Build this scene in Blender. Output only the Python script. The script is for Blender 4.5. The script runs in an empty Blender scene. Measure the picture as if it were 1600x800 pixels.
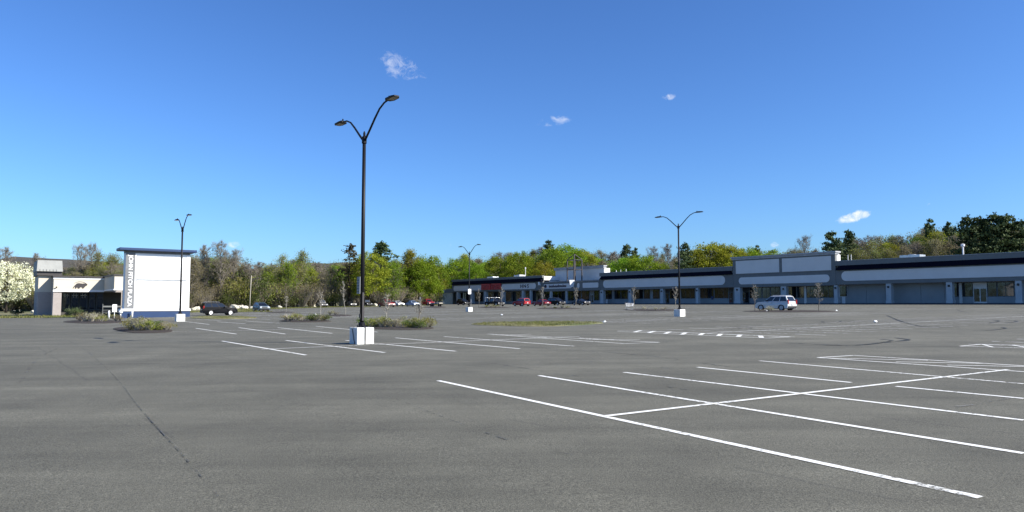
import bpy, bmesh, math, random
from mathutils import Vector, Matrix, noise
import numpy as np

R = math.radians
C = bpy.context.scene.collection
# ------------------------------------------------------------------ frame of the plaza
F, HZ, EYE = 1155.0, 475.0, 1.67
PITCH = math.atan(75 / F)
A = R(36)
U = (-math.sin(A), math.cos(A))          # along the stores, away to the left
V = (math.cos(A), math.sin(A))           # from the camera towards the stores
ROT_STORE, ROT_SIGN = R(-54), R(36)      # local x to the right when facing the front
SUN_AZ, SUN_EL = R(-19), R(35.4)         # azimuth measured from +X


def sstep(a, b, x):
    t = max(0, min(1, (x - a) / (b - a)))
    return t * t * (3 - 2 * t)


def gz(v):
    v = max(v, -400)
    w = min(v, 133)
    return .0095 * w + (.0000227 * w * w if w > 0 else 0)


def hill(u, v):
    s = .11 + .03 * sstep(120, 0, u)
    return s * 420 * (1 - math.exp(-max(0, v - 152) / 420)) if v > 152 else 0


def uv(u, v):
    return u * U[0] + v * V[0], u * U[1] + v * V[1]


def to_uv(x, y):
    return x * U[0] + y * U[1], x * V[0] + y * V[1]


def gxy(x, y):
    u, v = to_uv(x, y)
    return gz(v) + hill(u, v)


def G(px, py):                            # where the sight line of the survey point meets the lot
    x = (px - 800) / F; y = -(py - 400) / F
    d = (x, math.cos(PITCH) - y * math.sin(PITCH), math.sin(PITCH) + y * math.cos(PITCH))
    f = lambda t: EYE + d[2] * t - gz(t * (d[0] * V[0] + d[1] * V[1]))
    t = 1.0
    while f(t) > 0 and t < 900: t *= 1.01
    lo, hi = t / 1.01, t
    for _ in range(40):
        m = (lo + hi) / 2
        if f(m) > 0: lo = m
        else: hi = m
    X, Y = d[0] * lo, d[1] * lo
    return Vector((X, Y, gxy(X, Y)))


def FU(px, v=133.0):                      # u on the plane v = const
    m = (px - 800) / F
    Y = v / (V[0] * m + V[1])
    return Y * (U[1] + U[0] * m)


def FV(px, u):                            # v on the plane u = const
    m = (px - 800) / F
    Y = u / (U[1] + U[0] * m)
    return Y * (V[0] * m + V[1])


# ------------------------------------------------------------------ materials
def nodes(name):
    m = bpy.data.materials.new(name); m.use_nodes = True
    nt = m.node_tree
    return m, nt, nt.nodes['Principled BSDF']


def ramp(nt, fac, stops):
    r = nt.nodes.new('ShaderNodeValToRGB')
    e = r.color_ramp.elements
    while len(e) < len(stops): e.new(.5)
    for i, (p, c) in enumerate(stops):
        e[i].position = p; e[i].color = (*c, 1)
    nt.links.new(fac, r.inputs['Fac'])
    return r.outputs['Color']


def tex(nt, scale, detail=4, rough=.55, vec=None, kind='ShaderNodeTexNoise'):
    n = nt.nodes.new(kind)
    n.inputs['Scale'].default_value = scale
    if kind == 'ShaderNodeTexNoise':
        n.inputs['Detail'].default_value = detail; n.inputs['Roughness'].default_value = rough
    if vec is not None: nt.links.new(vec, n.inputs['Vector'])
    return n


def coord(nt, rot=None, scale=None, which='Object'):
    c = nt.nodes.new('ShaderNodeTexCoord').outputs[which]
    if rot is None and scale is None: return c
    mp = nt.nodes.new('ShaderNodeMapping')
    nt.links.new(c, mp.inputs['Vector'])
    if rot: mp.inputs['Rotation'].default_value = rot
    if scale: mp.inputs['Scale'].default_value = scale
    return mp.outputs['Vector']


def mixc(nt, fac, a, b, mode='MIX'):
    m = nt.nodes.new('ShaderNodeMix'); m.data_type = 'RGBA'; m.blend_type = mode
    for s, val in ((0, fac), (6, a), (7, b)):
        if hasattr(val, 'is_linked') or hasattr(val, 'links'): nt.links.new(val, m.inputs[s])
        elif s == 0: m.inputs[0].default_value = val
        else: m.inputs[s].default_value = (*val, 1)
    return m.outputs[2]


def mth(nt, op, a, b=None, c=None, clamp=False):
    m = nt.nodes.new('ShaderNodeMath'); m.operation = op; m.use_clamp = clamp
    for i, x in enumerate((a, b, c)):
        if x is None: continue
        if isinstance(x, (int, float)): m.inputs[i].default_value = x
        else: nt.links.new(x, m.inputs[i])
    return m.outputs[0]


def bump(nt, p, h, strength, dist=.02):
    b = nt.nodes.new('ShaderNodeBump')
    b.inputs['Strength'].default_value = strength; b.inputs['Distance'].default_value = dist
    nt.links.new(h, b.inputs['Height']); nt.links.new(b.outputs['Normal'], p.inputs['Normal'])


def mat(name, col, rough=.6, metal=0, var=.18, scale=1.5, spec=.5, bmp=0, bscale=20, coat=0):
    m, nt, p = nodes(name)
    n = tex(nt, scale, 5, .6, coord(nt))
    lo = tuple(c * (1 - var) for c in col); hi = tuple(min(1, c * (1 + var)) for c in col)
    nt.links.new(ramp(nt, n.outputs['Fac'], [(.3, lo), (.7, hi)]), p.inputs['Base Color'])
    p.inputs['Roughness'].default_value = rough; p.inputs['Metallic'].default_value = metal
    p.inputs['Specular IOR Level'].default_value = spec
    if coat: p.inputs['Coat Weight'].default_value = coat; p.inputs['Coat Roughness'].default_value = .05
    if bmp: bump(nt, p, tex(nt, bscale, 4, .6, coord(nt)).outputs['Fac'], bmp)
    return m


def foliage(name, c1, c2, c3, trans=.4, hue=.02):
    m, nt, p = nodes(name)
    n = tex(nt, .55, 3, .6, coord(nt))
    col = ramp(nt, n.outputs['Fac'], [(.3, c1), (.5, c2), (.72, c3)])
    oi = nt.nodes.new('ShaderNodeObjectInfo')
    hs = nt.nodes.new('ShaderNodeHueSaturation')
    nt.links.new(mth(nt, 'MULTIPLY_ADD', oi.outputs['Random'], hue * 2, .5 - hue), hs.inputs['Hue'])
    nt.links.new(mth(nt, 'MULTIPLY_ADD', oi.outputs['Random'], .4, .8), hs.inputs['Value'])
    nt.links.new(col, hs.inputs['Color'])
    nt.links.new(hs.outputs['Color'], p.inputs['Base Color'])
    p.inputs['Roughness'].default_value = .7; p.inputs['Specular IOR Level'].default_value = .2
    t = nt.nodes.new('ShaderNodeBsdfTranslucent'); nt.links.new(hs.outputs['Color'], t.inputs['Color'])
    mx = nt.nodes.new('ShaderNodeMixShader'); mx.inputs[0].default_value = trans
    nt.links.new(p.outputs[0], mx.inputs[1]); nt.links.new(t.outputs[0], mx.inputs[2])
    nt.links.new(mx.outputs[0], nt.nodes['Material Output'].inputs['Surface'])
    return m


def asphalt():
    m, nt, p = nodes('asphalt')
    w = coord(nt)
    al = coord(nt, rot=(0, 0, R(-126)), scale=(.05, .6, 1))        # streaks along the driving lanes
    big = tex(nt, .035, 5, .6, w).outputs['Fac']
    mid = tex(nt, .45, 6, .65, w).outputs['Fac']
    st = tex(nt, 1.0, 7, .68, al).outputs['Fac']
    fine = tex(nt, 38, 4, .7, w).outputs['Fac']
    grit = tex(nt, 85, 2, .6, w).outputs['Fac']
    c = ramp(nt, big, [(.3, (.101, .098, .077)), (.7, (.134, .130, .104))])
    c = mixc(nt, .75, c, ramp(nt, mid, [(.25, (.33, .33, .33)), (.75, (.66, .66, .66))]), 'OVERLAY')
    c = mixc(nt, .65, c, ramp(nt, st, [(.3, (.3, .3, .3)), (.7, (.66, .66, .66))]), 'OVERLAY')
    c = mixc(nt, .8, c, ramp(nt, fine, [(.3, (.27, .27, .27)), (.72, (.73, .73, .73))]), 'OVERLAY')
    c = mixc(nt, .9, c, ramp(nt, grit, [(.3, (.15, .15, .15)), (.75, (.85, .85, .85))]), 'OVERLAY')
    # paving joints: long straight cold joints between laying passes
    sep = nt.nodes.new('ShaderNodeSeparateXYZ')
    nt.links.new(coord(nt, rot=(0, 0, R(-126))), sep.inputs[0])
    wob = mth(nt, 'MULTIPLY', mth(nt, 'SUBTRACT', tex(nt, .5, 4, .6, w).outputs['Fac'], .5), .35)
    q = mth(nt, 'FRACT', mth(nt, 'DIVIDE', mth(nt, 'ADD', sep.outputs['Y'], wob), 4.1))
    joint = mth(nt, 'LESS_THAN', mth(nt, 'ABSOLUTE', mth(nt, 'SUBTRACT', q, .5)), .006)
    jf = mth(nt, 'MULTIPLY', joint, mth(nt, 'MULTIPLY', mth(nt, 'GREATER_THAN', tex(nt, .12, 3, .5, w).outputs['Fac'], .52), .25))
    c = mixc(nt, jf, c, (.03, .03, .03))
    nt.links.new(c, p.inputs['Base Color'])
    p.inputs['Roughness'].default_value = .88; p.inputs['Specular IOR Level'].default_value = .3
    bump(nt, p, mth(nt, 'ADD', fine, mth(nt, 'MULTIPLY', grit, .8)), .5, .008)
    return m


def paint_mat(name, col, wear, scale):
    m, nt, p = nodes(name)
    p.inputs['Base Color'].default_value = (*col, 1); p.inputs['Roughness'].default_value = .7
    n = tex(nt, scale, 6, .7, coord(nt)).outputs['Fac']
    b = tex(nt, .25, 3, .6, coord(nt)).outputs['Fac']
    a = mth(nt, 'MULTIPLY_ADD', mth(nt, 'SUBTRACT', mth(nt, 'ADD', n, mth(nt, 'MULTIPLY', b, .6)), wear), 7, .5, clamp=True)
    nt.links.new(a, p.inputs['Alpha'])
    return m


def ground_mat():
    m, nt, p = nodes('verge')
    w = coord(nt)
    a = tex(nt, .06, 5, .6, w).outputs['Fac']; b = tex(nt, 1.3, 5, .65, w).outputs['Fac']
    c = ramp(nt, a, [(.35, (.10, .095, .035)), (.5, (.17, .155, .075)), (.62, (.055, .08, .018))])
    c = mixc(nt, .7, c, ramp(nt, b, [(.3, (.25, .25, .25)), (.7, (.7, .7, .7))]), 'OVERLAY')
    nt.links.new(c, p.inputs['Base Color']); p.inputs['Roughness'].default_value = .95
    bump(nt, p, b, .8, .15)
    return m


def hills_mat():
    m, nt, p = nodes('wooded_hill')
    w = coord(nt)
    a = tex(nt, .012, 4, .6, w).outputs['Fac']; b = tex(nt, .09, 4, .7, w).outputs['Fac']
    c = ramp(nt, a, [(.35, (.06, .05, .042)), (.65, (.07, .068, .046))])
    c = mixc(nt, .8, c, ramp(nt, b, [(.3, (.25, .25, .25)), (.7, (.7, .7, .7))]), 'OVERLAY')
    nt.links.new(c, p.inputs['Base Color']); p.inputs['Roughness'].default_value = 1
    bump(nt, p, b, 1, 6)
    return m


def brick_mat():
    m, nt, p = nodes('brick')
    b = nt.nodes.new('ShaderNodeTexBrick')
    nt.links.new(coord(nt, rot=(R(90), 0, 0)), b.inputs['Vector'])
    b.inputs['Scale'].default_value = 2.2
    b.inputs['Color1'].default_value = (.27, .235, .225, 1); b.inputs['Color2'].default_value = (.32, .28, .265, 1)
    b.inputs['Mortar'].default_value = (.38, .35, .33, 1); b.inputs['Mortar Size'].default_value = .03
    nt.links.new(b.outputs['Color'], p.inputs['Base Color']); p.inputs['Roughness'].default_value = .85
    return m


def mulch_mat():
    m, nt, p = nodes('mulch')
    n = tex(nt, 14, 5, .7, coord(nt)).outputs['Fac']
    nt.links.new(ramp(nt, n, [(.3, (.012, .009, .007)), (.7, (.05, .037, .028))]), p.inputs['Base Color'])
    p.inputs['Roughness'].default_value = 1; bump(nt, p, n, 1, .06)
    return m


def glass_mat():
    m, nt, p = nodes('shop_glass')
    n = tex(nt, .35, 2, .5, coord(nt)).outputs['Fac']
    nt.links.new(ramp(nt, n, [(.35, (.006, .007, .009)), (.7, (.022, .022, .024))]), p.inputs['Base Color'])
    p.inputs['Roughness'].default_value = .04; p.inputs['Specular IOR Level'].default_value = .6
    bump(nt, p, tex(nt, .8, 1, .5, coord(nt)).outputs['Fac'], .12, .05)
    return m


M = dict(
    asphalt=asphalt(), ground=ground_mat(), hills=hills_mat(), brick=brick_mat(), mulch=mulch_mat(), glass=glass_mat(),
    paint=paint_mat('road_paint', (.72, .72, .68), .68, 11), faded=paint_mat('faded_road_paint', (.62, .62, .6), .75, 5),
    tyremark=paint_mat('tyre_rubber_marks', (.02, .02, .018), .79, 2.5), seam=paint_mat('crack_seam', (.075, .073, .062), .86, 3.5),
    scuff=paint_mat('pale_scuff', (.165, .158, .135), .9, 2.5),
    black=mat('black_metal', (.006, .006, .008), .5, .0, .2, 1.5, .25), dark=mat('dark_plastic', (.02, .02, .022), .6),
    lens=mat('lamp_lens', (.2, .18, .13), .35), concrete=mat('white_painted_concrete', (.68, .68, .65), .8, 0, .17, 4, .3, .25, 25),
    white=mat('white_panel', (.82, .82, .82), .5, 0, .02, .4), trim=mat('white_trim', (.78, .78, .77), .55, 0, .03),
    navy=mat('navy_paint', (.011, .035, .105), .5, 0, .12, .8), band=mat('dark_navy_metal', (.004, .0045, .012), .85, 0, .2, 1.5, .08),
    fascia=mat('slate_grey_stucco', (.165, .172, .168), .85, 0, .08, .7, .3, .12, 30),
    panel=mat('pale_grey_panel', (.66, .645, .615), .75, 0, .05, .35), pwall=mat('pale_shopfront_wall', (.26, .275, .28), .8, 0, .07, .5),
    endwall=mat('white_end_wall', (.72, .72, .72), .8, 0, .05, .4), cornice=mat('grey_cornice', (.36, .37, .38), .7),
    column=mat('pale_column', (.42, .44, .44), .8, 0, .08, 1), roof=mat('flat_roof', (.16, .16, .16), .9),
    grey=mat('sign_grey', (.16, .165, .17), .7), frame=mat('alu_frame', (.42, .43, .44), .4, .3), darkframe=mat('dark_frame', (.05, .055, .06), .5),
    cream=mat('cream_stucco', (.56, .515, .43), .85, 0, .04, .6, .3, .1, 40), stucco=mat('grey_standing_seam', (.27, .275, .26), .75, 0, .1, 1.2),
    browncap=mat('dark_brown_cap', (.045, .04, .038), .6), emblem=mat('charcoal_emblem', (.035, .03, .032), .6),
    rdk=mat('dark_recess_wall', (.06, .055, .052), .8), kerb=mat('concrete_kerb', (.30, .295, .28), .85, 0, .1, 2), darkkerb=mat('dark_kerb', (.03, .035, .05), .8),
    redsign=mat('red_sign', (.5, .012, .025), .45), reddark=mat('dark_red_letter', (.2, .006, .012), .5), purple=mat('dark_purple_letter', (.02, .008, .03), .5),
    bluesign=mat('navy_letter', (.008, .012, .03), .5), silver=mat('galvanised_metal', (.55, .56, .57), .35, .6),
    tyre=mat('tyre', (.016, .016, .016), .85), rim=mat('alloy_rim', (.5, .5, .5), .35, .6), whiterim=mat('pale_rim', (.72, .72, .72), .35, .2),
    carglass=mat('car_glass', (.008, .009, .011), .05, 0, .1, 1, .8), head=mat('headlamp', (.7, .72, .74), .12, 0, .05, 1, .8),
    tail=mat('tail_lamp', (.3, .01, .01), .2), bag=mat('white_plastic', (.8, .8, .8), .5),
    rock=mat('pale_rock', (.5, .47, .38), .9, 0, .2, 2, .3, .6, 6), wood=mat('pale_bare_wood', (.36, .33, .27), .9),
    bark=mat('grey_bark', (.16, .143, .12), .95, 0, .3, 2, .2), darkbark=mat('dark_bark', (.03, .025, .02), .95, 0, .3, 2, .2),
    twig=mat('twigs', (.195, .172, .138), .95, 0, .25, .4, .2), palebark=mat('pale_bark', (.30, .28, .24), .9, 0, .25, 2, .2),
    leaf=foliage('maple_leaves', (.095, .17, .012), (.17, .255, .014), (.25, .32, .02)),
    yellow=foliage('spring_leaves', (.15, .175, .015), (.235, .25, .02), (.33, .32, .03)),
    bud=foliage('budding_leaves', (.125, .145, .035), (.185, .205, .05), (.25, .255, .08)),
    dgreen=foliage('undergrowth_leaves', (.055, .072, .018), (.085, .108, .026), (.13, .145, .045)),
    rust=foliage('rusty_buds', (.16, .14, .075), (.20, .175, .085), (.21, .20, .09)),
    pine=foliage('pine_needles', (.040, .062, .026), (.068, .098, .036), (.105, .14, .052), .15, .01),
    brownpine=foliage('thin_pine_needles', (.05, .055, .025), (.085, .075, .04), (.10, .095, .05), .15, .01),
    blossom=foliage('white_blossom', (.56, .57, .36), (.72, .72, .52), (.82, .82, .68), .2, .0),
    shrubleaf=foliage('shrub_leaves', (.14, .15, .026), (.24, .245, .05), (.36, .34, .11)),
    shrubred=foliage('reddish_shrub_leaves', (.15, .10, .05), (.20, .165, .07), (.25, .22, .10)),
    shrubpale=foliage('pale_shrub_leaves', (.24, .22, .10), (.34, .32, .17), (.46, .44, .28)), shrubgreen=foliage('green_shrub_leaves', (.07, .10, .018), (.12, .16, .03), (.2, .22, .06)),
    grass=foliage('grass_blades', (.09, .105, .025), (.14, .15, .045), (.22, .195, .09), .3, 0),
)


def carpaint(name, col, rough=.3, metal=.1, coat=.35):
    return mat(name, col, rough, metal, .04, .8, .4, coat=coat)


# ------------------------------------------------------------------ mesh helper
class MB:
    def __init__(s):
        s.v = []; s.f = []; s.m = []; s.mi = 0

    def add(s, vs, fs):
        o = len(s.v)
        s.v += [tuple(v) for v in vs]
        s.f += [[i + o for i in f] for f in fs]; s.m += [s.mi] * len(fs)

    def box(s, x0, x1, y0, y1, z0, z1):
        s.add([(x, y, z) for z in (z0, z1) for y in (y0, y1) for x in (x0, x1)],
              [(0, 2, 3, 1), (4, 5, 7, 6), (0, 1, 5, 4), (2, 6, 7, 3), (0, 4, 6, 2), (1, 3, 7, 5)])
        return s

    def prism(s, poly, ax, a, b):
        P = {'x': lambda p, t: (t, p[0], p[1]), 'y': lambda p, t: (p[0], t, p[1]), 'z': lambda p, t: (p[0], p[1], t)}[ax]
        n = len(poly)
        s.add([P(p, a) for p in poly] + [P(p, b) for p in poly],
              [list(range(n))[::-1], list(range(n, 2 * n))] + [(i, (i + 1) % n, n + (i + 1) % n, n + i) for i in range(n)])
        return s

    def loft(s, rings, cap=True):
        n = len(rings[0]); vs = [p for r in rings for p in r]; fs = []
        for k in range(len(rings) - 1):
            for i in range(n):
                fs.append((k * n + i, k * n + (i + 1) % n, (k + 1) * n + (i + 1) % n, (k + 1) * n + i))
        if cap: fs += [list(range(n))[::-1], list(range((len(rings) - 1) * n, len(rings) * n))]
        s.add(vs, fs)
        return s

    def tube(s, pts, rad, n=6, cap=True):
        pts = [Vector(p) for p in pts]
        if not hasattr(rad, '__len__'): rad = [rad] * len(pts)
        rings = []; a = None
        for i, p in enumerate(pts):
            d = (pts[min(i + 1, len(pts) - 1)] - pts[max(i - 1, 0)])
            if d.length < 1e-7: d = Vector((0, 0, 1))
            d.normalize()
            if a is None: a = d.orthogonal().normalized()
            else:
                a = a - d * a.dot(d)
                a = a.normalized() if a.length > 1e-6 else d.orthogonal().normalized()
            b = d.cross(a)
            rings.append([p + (a * math.cos(2 * math.pi * k / n) + b * math.sin(2 * math.pi * k / n)) * rad[i] for k in range(n)])
        return s.loft(rings, cap)

    def quad(s, a, b, c, d):
        s.add([a, b, c, d], [(0, 1, 2, 3)]); return s

    def build(s, name, mats, parent=None, bevel=0, smooth=False, recalc=True, seg=2):
        me = bpy.data.meshes.new(name)
        me.from_pydata(s.v, [], s.f)
        if not isinstance(mats, (list, tuple)): mats = [mats]
        for m in mats: me.materials.append(m)
        if len(mats) > 1: me.polygons.foreach_set('material_index', s.m)
        if recalc and len(s.f) < 20000:
            bm = bmesh.new(); bm.from_mesh(me); bmesh.ops.recalc_face_normals(bm, faces=bm.faces); bm.to_mesh(me); bm.free()
        if smooth: me.polygons.foreach_set('use_smooth', [True] * len(me.polygons))
        o = bpy.data.objects.new(name, me); C.objects.link(o)
        if parent: o.parent = parent
        if bevel:
            b = o.modifiers.new('Bevel', 'BEVEL'); b.width = bevel; b.segments = seg; b.limit_method = 'ANGLE'; b.angle_limit = R(35)
        return o


def tag(o, label, cat, group=None):
    o['label'] = label; o['category'] = cat
    if group: o['group'] = group
    return o


def thing(name, label, cat, loc=(0, 0, 0), rz=0, group=None):
    o = bpy.data.objects.new(name, None); C.objects.link(o)
    o.location = loc; o.rotation_euler = (0, 0, rz)
    o.empty_display_size = .2
    return tag(o, label, cat, group)


def kids(o): return [c for c in o.children]


def dup(root, loc, rz=0, scale=1, label=None, group=None):
    r = root.copy(); C.objects.link(r); r.location = loc; r.rotation_euler = (0, 0, rz)
    r.scale = scale if hasattr(scale, '__len__') else (scale,) * 3
    if label: r['label'] = label
    if group: r['group'] = group
    for ch in root.children:
        c = ch.copy(); C.objects.link(c); c.parent = r
        for g in ch.children:
            d = g.copy(); C.objects.link(d); d.parent = c
    return r


def discard(root):
    for ch in list(root.children):
        for g in list(ch.children): bpy.data.objects.remove(g)
        bpy.data.objects.remove(ch)
    bpy.data.objects.remove(root)


def struct(o): o['kind'] = 'structure'; return o


# ------------------------------------------------------------------ ground, lot
def axis(*spans):
    out = []
    for a, b, st in spans:
        n = max(1, round((b - a) / st)); out += [a + (b - a) * i / n for i in range(n)]
    return out + [spans[-1][1]]


us = axis((-2500, -300, 400), (-300, -80, 40), (-80, 320, 20), (320, 800, 60), (800, 4000, 640))
vs = axis((-2500, -300, 440), (-300, -40, 40), (-40, 133, 8), (133, 152, 6.4), (152, 480, 12), (480, 1000, 60), (1000, 3200, 440))
b = MB(); nu, nv = len(us), len(vs)
pts = []
for v_ in vs:
    for u_ in us:
        x, y = uv(u_, v_); z = gz(v_) + hill(u_, v_)
        if v_ > 160: z += 1.2 * noise.noise((x * .02, y * .02, 0))
        pts.append((x, y, z - .06))
b.add(pts, [(j * nu + i, j * nu + i + 1, (j + 1) * nu + i + 1, (j + 1) * nu + i) for j in range(nv - 1) for i in range(nu - 1)])
struct(b.build('ground', M['ground'], smooth=True, recalc=False))

UM = [(-120, 112), (2.5, 104.5), (11.5, 101), (12.5, 92.6), (20.5, 92.6), (21.5, 131), (40, 121.5), (44, 150), (59, 169), (75, 181), (97, 184), (114, 191), (122, 212), (131.6, 215)]


def umax(v):
    for (a, p), (c, q) in zip(UM, UM[1:]):
        if a <= v <= c: return p + (q - p) * (v - a) / (c - a)
    return UM[-1][1]


b = MB(); vl = sorted(set([-120, -90, -60, -40, -20, -10, 131.6, 11.5, 12.5, 20.5, 21.5] + [i * 1.0 for i in range(0, 132)] + [2.5]))
pts = []; NU = 24
for v_ in vl:
    m_ = umax(v_)
    for i in range(NU + 1):
        u_ = -70 + (m_ + 70) * i / NU
        pts.append((*uv(u_, v_), gz(v_)))
n1 = NU + 1
b.add(pts, [(j * n1 + i, j * n1 + i + 1, (j + 1) * n1 + i + 1, (j + 1) * n1 + i) for j in range(len(vl) - 1) for i in range(NU)])
struct(b.build('parking_lot', M['asphalt'], smooth=True, recalc=False))


# ------------------------------------------------------------------ painted markings
def strip(mb, p, q, w=.11, dz=.006, bend=0):
    p = Vector((p[0], p[1])); q = Vector((q[0], q[1])); d = q - p; L = d.length
    if L < .05: return
    d /= L; nrm = Vector((-d.y, d.x)) * w / 2
    n = max(1, int(L / 2)); ring = []
    for i in range(n + 1):
        c = p + d * L * i / n + Vector((-d.y, d.x)) * bend * math.sin(math.pi * i / n)
        for s_ in (1, -1):
            e = c + nrm * s_
            ring.append((e.x, e.y, gz(to_uv(e.x, e.y)[1]) + dz))
    mb.add(ring, [(2 * i, 2 * i + 1, 2 * i + 3, 2 * i + 2) for i in range(n)])


def polystrip(mb, pix, w, dz=.0095):
    P = [G(*p).xy for p in pix]
    P = [P[0] + (P[0] - P[1])] + P + [P[-1] + (P[-1] - P[-2])]
    out = []
    for i in range(1, len(P) - 2):
        for k in range(10):
            t = k / 10
            out.append(.5 * ((2 * P[i]) + (P[i + 1] - P[i - 1]) * t + (2 * P[i - 1] - 5 * P[i] + 4 * P[i + 1] - P[i + 2]) * t * t
                             + (3 * P[i] - P[i - 1] - 3 * P[i + 1] + P[i + 2]) * t ** 3))
    out.append(P[-2]); ring = []
    for i, c in enumerate(out):
        d = out[min(i + 1, len(out) - 1)] - out[max(0, i - 1)]
        nrm = Vector((-d.y, d.x)).normalized() * w / 2 * (.6 + .8 * noise.noise((c.x * .7, c.y * .7, 3)) ** 2 + .2)
        for s_ in (1, -1):
            e = c + nrm * s_; ring.append((e.x, e.y, gz(to_uv(e.x, e.y)[1]) + dz))
    mb.add(ring, [(2 * i, 2 * i + 1, 2 * i + 3, 2 * i + 2) for i in range(len(out) - 1)])


def pxline(mb, a, c, w=.11, dz=.006): strip(mb, G(*a), G(*c), w, dz)


near = MB(); mid = MB(); far = MB(); hat = MB()
for a, c in [((685, 595), (1532, 778)), ((842, 587), (1600, 709)), ((975, 582), (1600, 657)), ((1090, 574), (1330, 598)),
             ((1400, 604), (1600, 623)), ((1187, 564), (1600, 600))]: pxline(near, a, c)
pxline(near, (945, 651), (1575, 578), .11, .010)
for a, c in [((347, 533), (478, 555)), ((446, 532), (601, 551)), ((540, 532), (712, 549)), ((618, 528), (812, 545)), ((694, 526), (897, 541)),
             ((306, 513), (369, 522)), ((373, 512), (446, 522)), ((434, 512), (519, 521)), ((494, 510), (590, 519))]: pxline(mid, a, c)
pxline(mid, (408, 546), (855, 528), .10, .010); pxline(mid, (268, 518.3), (505, 514), .10, .010)
for a, c in [((285, 502), (327, 507)), ((340, 503), (384, 506)), ((385, 502), (437, 505))]: pxline(mid, a, c)
# cross-hatched island ends
for P in ([(762, 522), (1030, 535), (975, 537), (848, 528.5), (762, 522)], [(1278, 559), (1334, 555.5), (1700, 578), (1700, 588), (1278, 559)],
          [(965, 516.8), (1000, 517.5), (1235, 526.5), (1200, 528.5), (965, 518)], [(1500, 541), (1535, 538), (1700, 542), (1700, 546.5), (1500, 541)]):
    for a, c in zip(P, P[1:]): pxline(hat, a, c, .10)
for a, c in [((790, 524), (830, 522.3)), ((837, 528), (905, 526)), ((915, 530.8), (1000, 530.8)), ((905, 528.4), (960, 531.5)), ((1290, 560), (1450, 563.5)), ((1400, 566), (1545, 568.5)),
             ((1480, 571), (1650, 574.5)), ((1535, 538.5), (1552, 543)), ((1583, 539.5), (1605, 543.8))]: pxline(hat, a, c, .09, .011)
for x0, x1, y0, y1 in ((991, 1001, 519.3, 516.6), (1013, 1023, 520.3, 517.6), (1039, 1047, 521.6, 518.6), (1065, 1072, 523, 520), (1093, 1099, 524, 521),
                       (1122, 1127, 525, 522), (1153, 1157, 526.4, 523.3), (1190, 1188, 528, 524.8)): pxline(hat, (x0, y0), (x1, y1), .2, .011)
rng = random.Random(5)
rows = [6.8, 23, 39.5, 56.5, 73.5, 90.5, 107.5, 124.5, 141.5]
for k, uc in enumerate(rows):
    v0 = 28.0
    while v0 < 72:
        ok = not (36 < uc < 41 and v0 < 36)
        if ok:
            for (ua, ub) in ((uc - 4.6, uc + 4.6),):
                strip(far, uv(ua + rng.uniform(-.3, .3), v0), uv(ub + rng.uniform(-.3, .3), v0), .12)
        v0 += 2.15
    strip(far, uv(uc, 28), uv(uc, 71.5), .12, .010)
    if k >= 4:
        for i in range(8): strip(far, uv(uc - 4.6, 8 + 2.15 * i + 10), uv(uc + 4.6, 18 + 2.15 * i), .09)
for i in range(46):
    u_ = 35 + i * 3.3
    strip(far, uv(u_, 112), uv(u_ + 1.4, 112), .25, .008)
    if u_ < 150: strip(far, uv(u_, 92), uv(u_, 97.5), .09)
struct(near.build('stall_lines', M['paint'], recalc=False)); struct(mid.build('stall_lines', M['paint'], recalc=False))
struct(hat.build('hatched_lines', M['paint'], recalc=False)); struct(far.build('faded_stall_lines', M['faded'], recalc=False))
tm = MB()
for w, P in [(.28, [(1290, 539.5), (1345, 539), (1385, 535), (1412, 532.5), (1418, 530.5), (1400, 528)]),
             (.22, [(1225, 536), (1330, 540), (1380, 535), (1393, 532), (1375, 530)]),
             (.3, [(1386, 493), (1402, 500), (1425, 507), (1450, 511), (1500, 511)]),
             (.25, [(1520, 517), (1550, 516), (1570, 513.5), (1566, 511.5)]), (.25, [(1546, 505), (1558, 503), (1560, 501.5), (1550, 500)]),
             (.25, [(1572, 505), (1586, 503), (1588, 501.8), (1575, 500.5)]), (.25, [(1285, 502.5), (1287, 504), (1300, 504.5)]), (.25, [(1315, 501), (1313, 503), (1325, 504)]),
             (.25, [(1120, 515.5), (1143, 514.5), (1158, 512.5), (1140, 511)]), (.2, [(1168, 514.5), (1175, 513), (1160, 511.5)]), (.25, [(1250, 505.5), (1252, 507), (1262, 507.5)]),
             (.22, [(1495, 484), (1502, 486.5), (1512, 488)])]: polystrip(tm, P, w * .75)
struct(tm.build('tyre_marks', M['tyremark'], recalc=False))
sm = MB()
for w, P in [(.022, [(95, 527), (130, 545), (165, 575), (190, 601), (212, 630), (240, 662), (275, 700), (310, 740), (340, 775), (365, 800), (400, 840)]),
             
             (.06, [(640, 552), (760, 567), (900, 588), (1010, 600), (1090, 612)]), (.05, [(880, 540), (1000, 548), (1180, 552), (1400, 557)]),
             (.03, [(560, 600), (660, 640), (800, 690), (910, 715)]), (.08, [(750, 537), (860, 545), (1000, 555), (1150, 575)])]: polystrip(sm, P, w)
struct(sm.build('pavement_seams', M['seam'], recalc=False))
sc = MB()
for w, P in [(.09, [(812, 549), (880, 559), (960, 570), (1075, 577)]), (.1, [(100, 540), (60, 560), (30, 600)]),
             (.10, [(1545, 598), (1590, 606), (1600, 614), (1580, 622), (1520, 633), (1460, 640)])]: polystrip(sc, P, w, .008)
struct(sc.build('pale_scuff_marks', M['scuff'], recalc=False))


# ------------------------------------------------------------------ islands
def smooth_loop(P, k=6):
    out = []; n = len(P)
    for i in range(n):
        a, b_, c, d = P[i - 1], P[i], P[(i + 1) % n], P[(i + 2) % n]
        for j in range(k):
            t = j / k
            out.append(.5 * ((2 * b_) + (c - a) * t + (2 * a - 5 * b_ + 4 * c - d) * t * t + (3 * b_ - a - 3 * c + d) * t ** 3))
    return out


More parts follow.
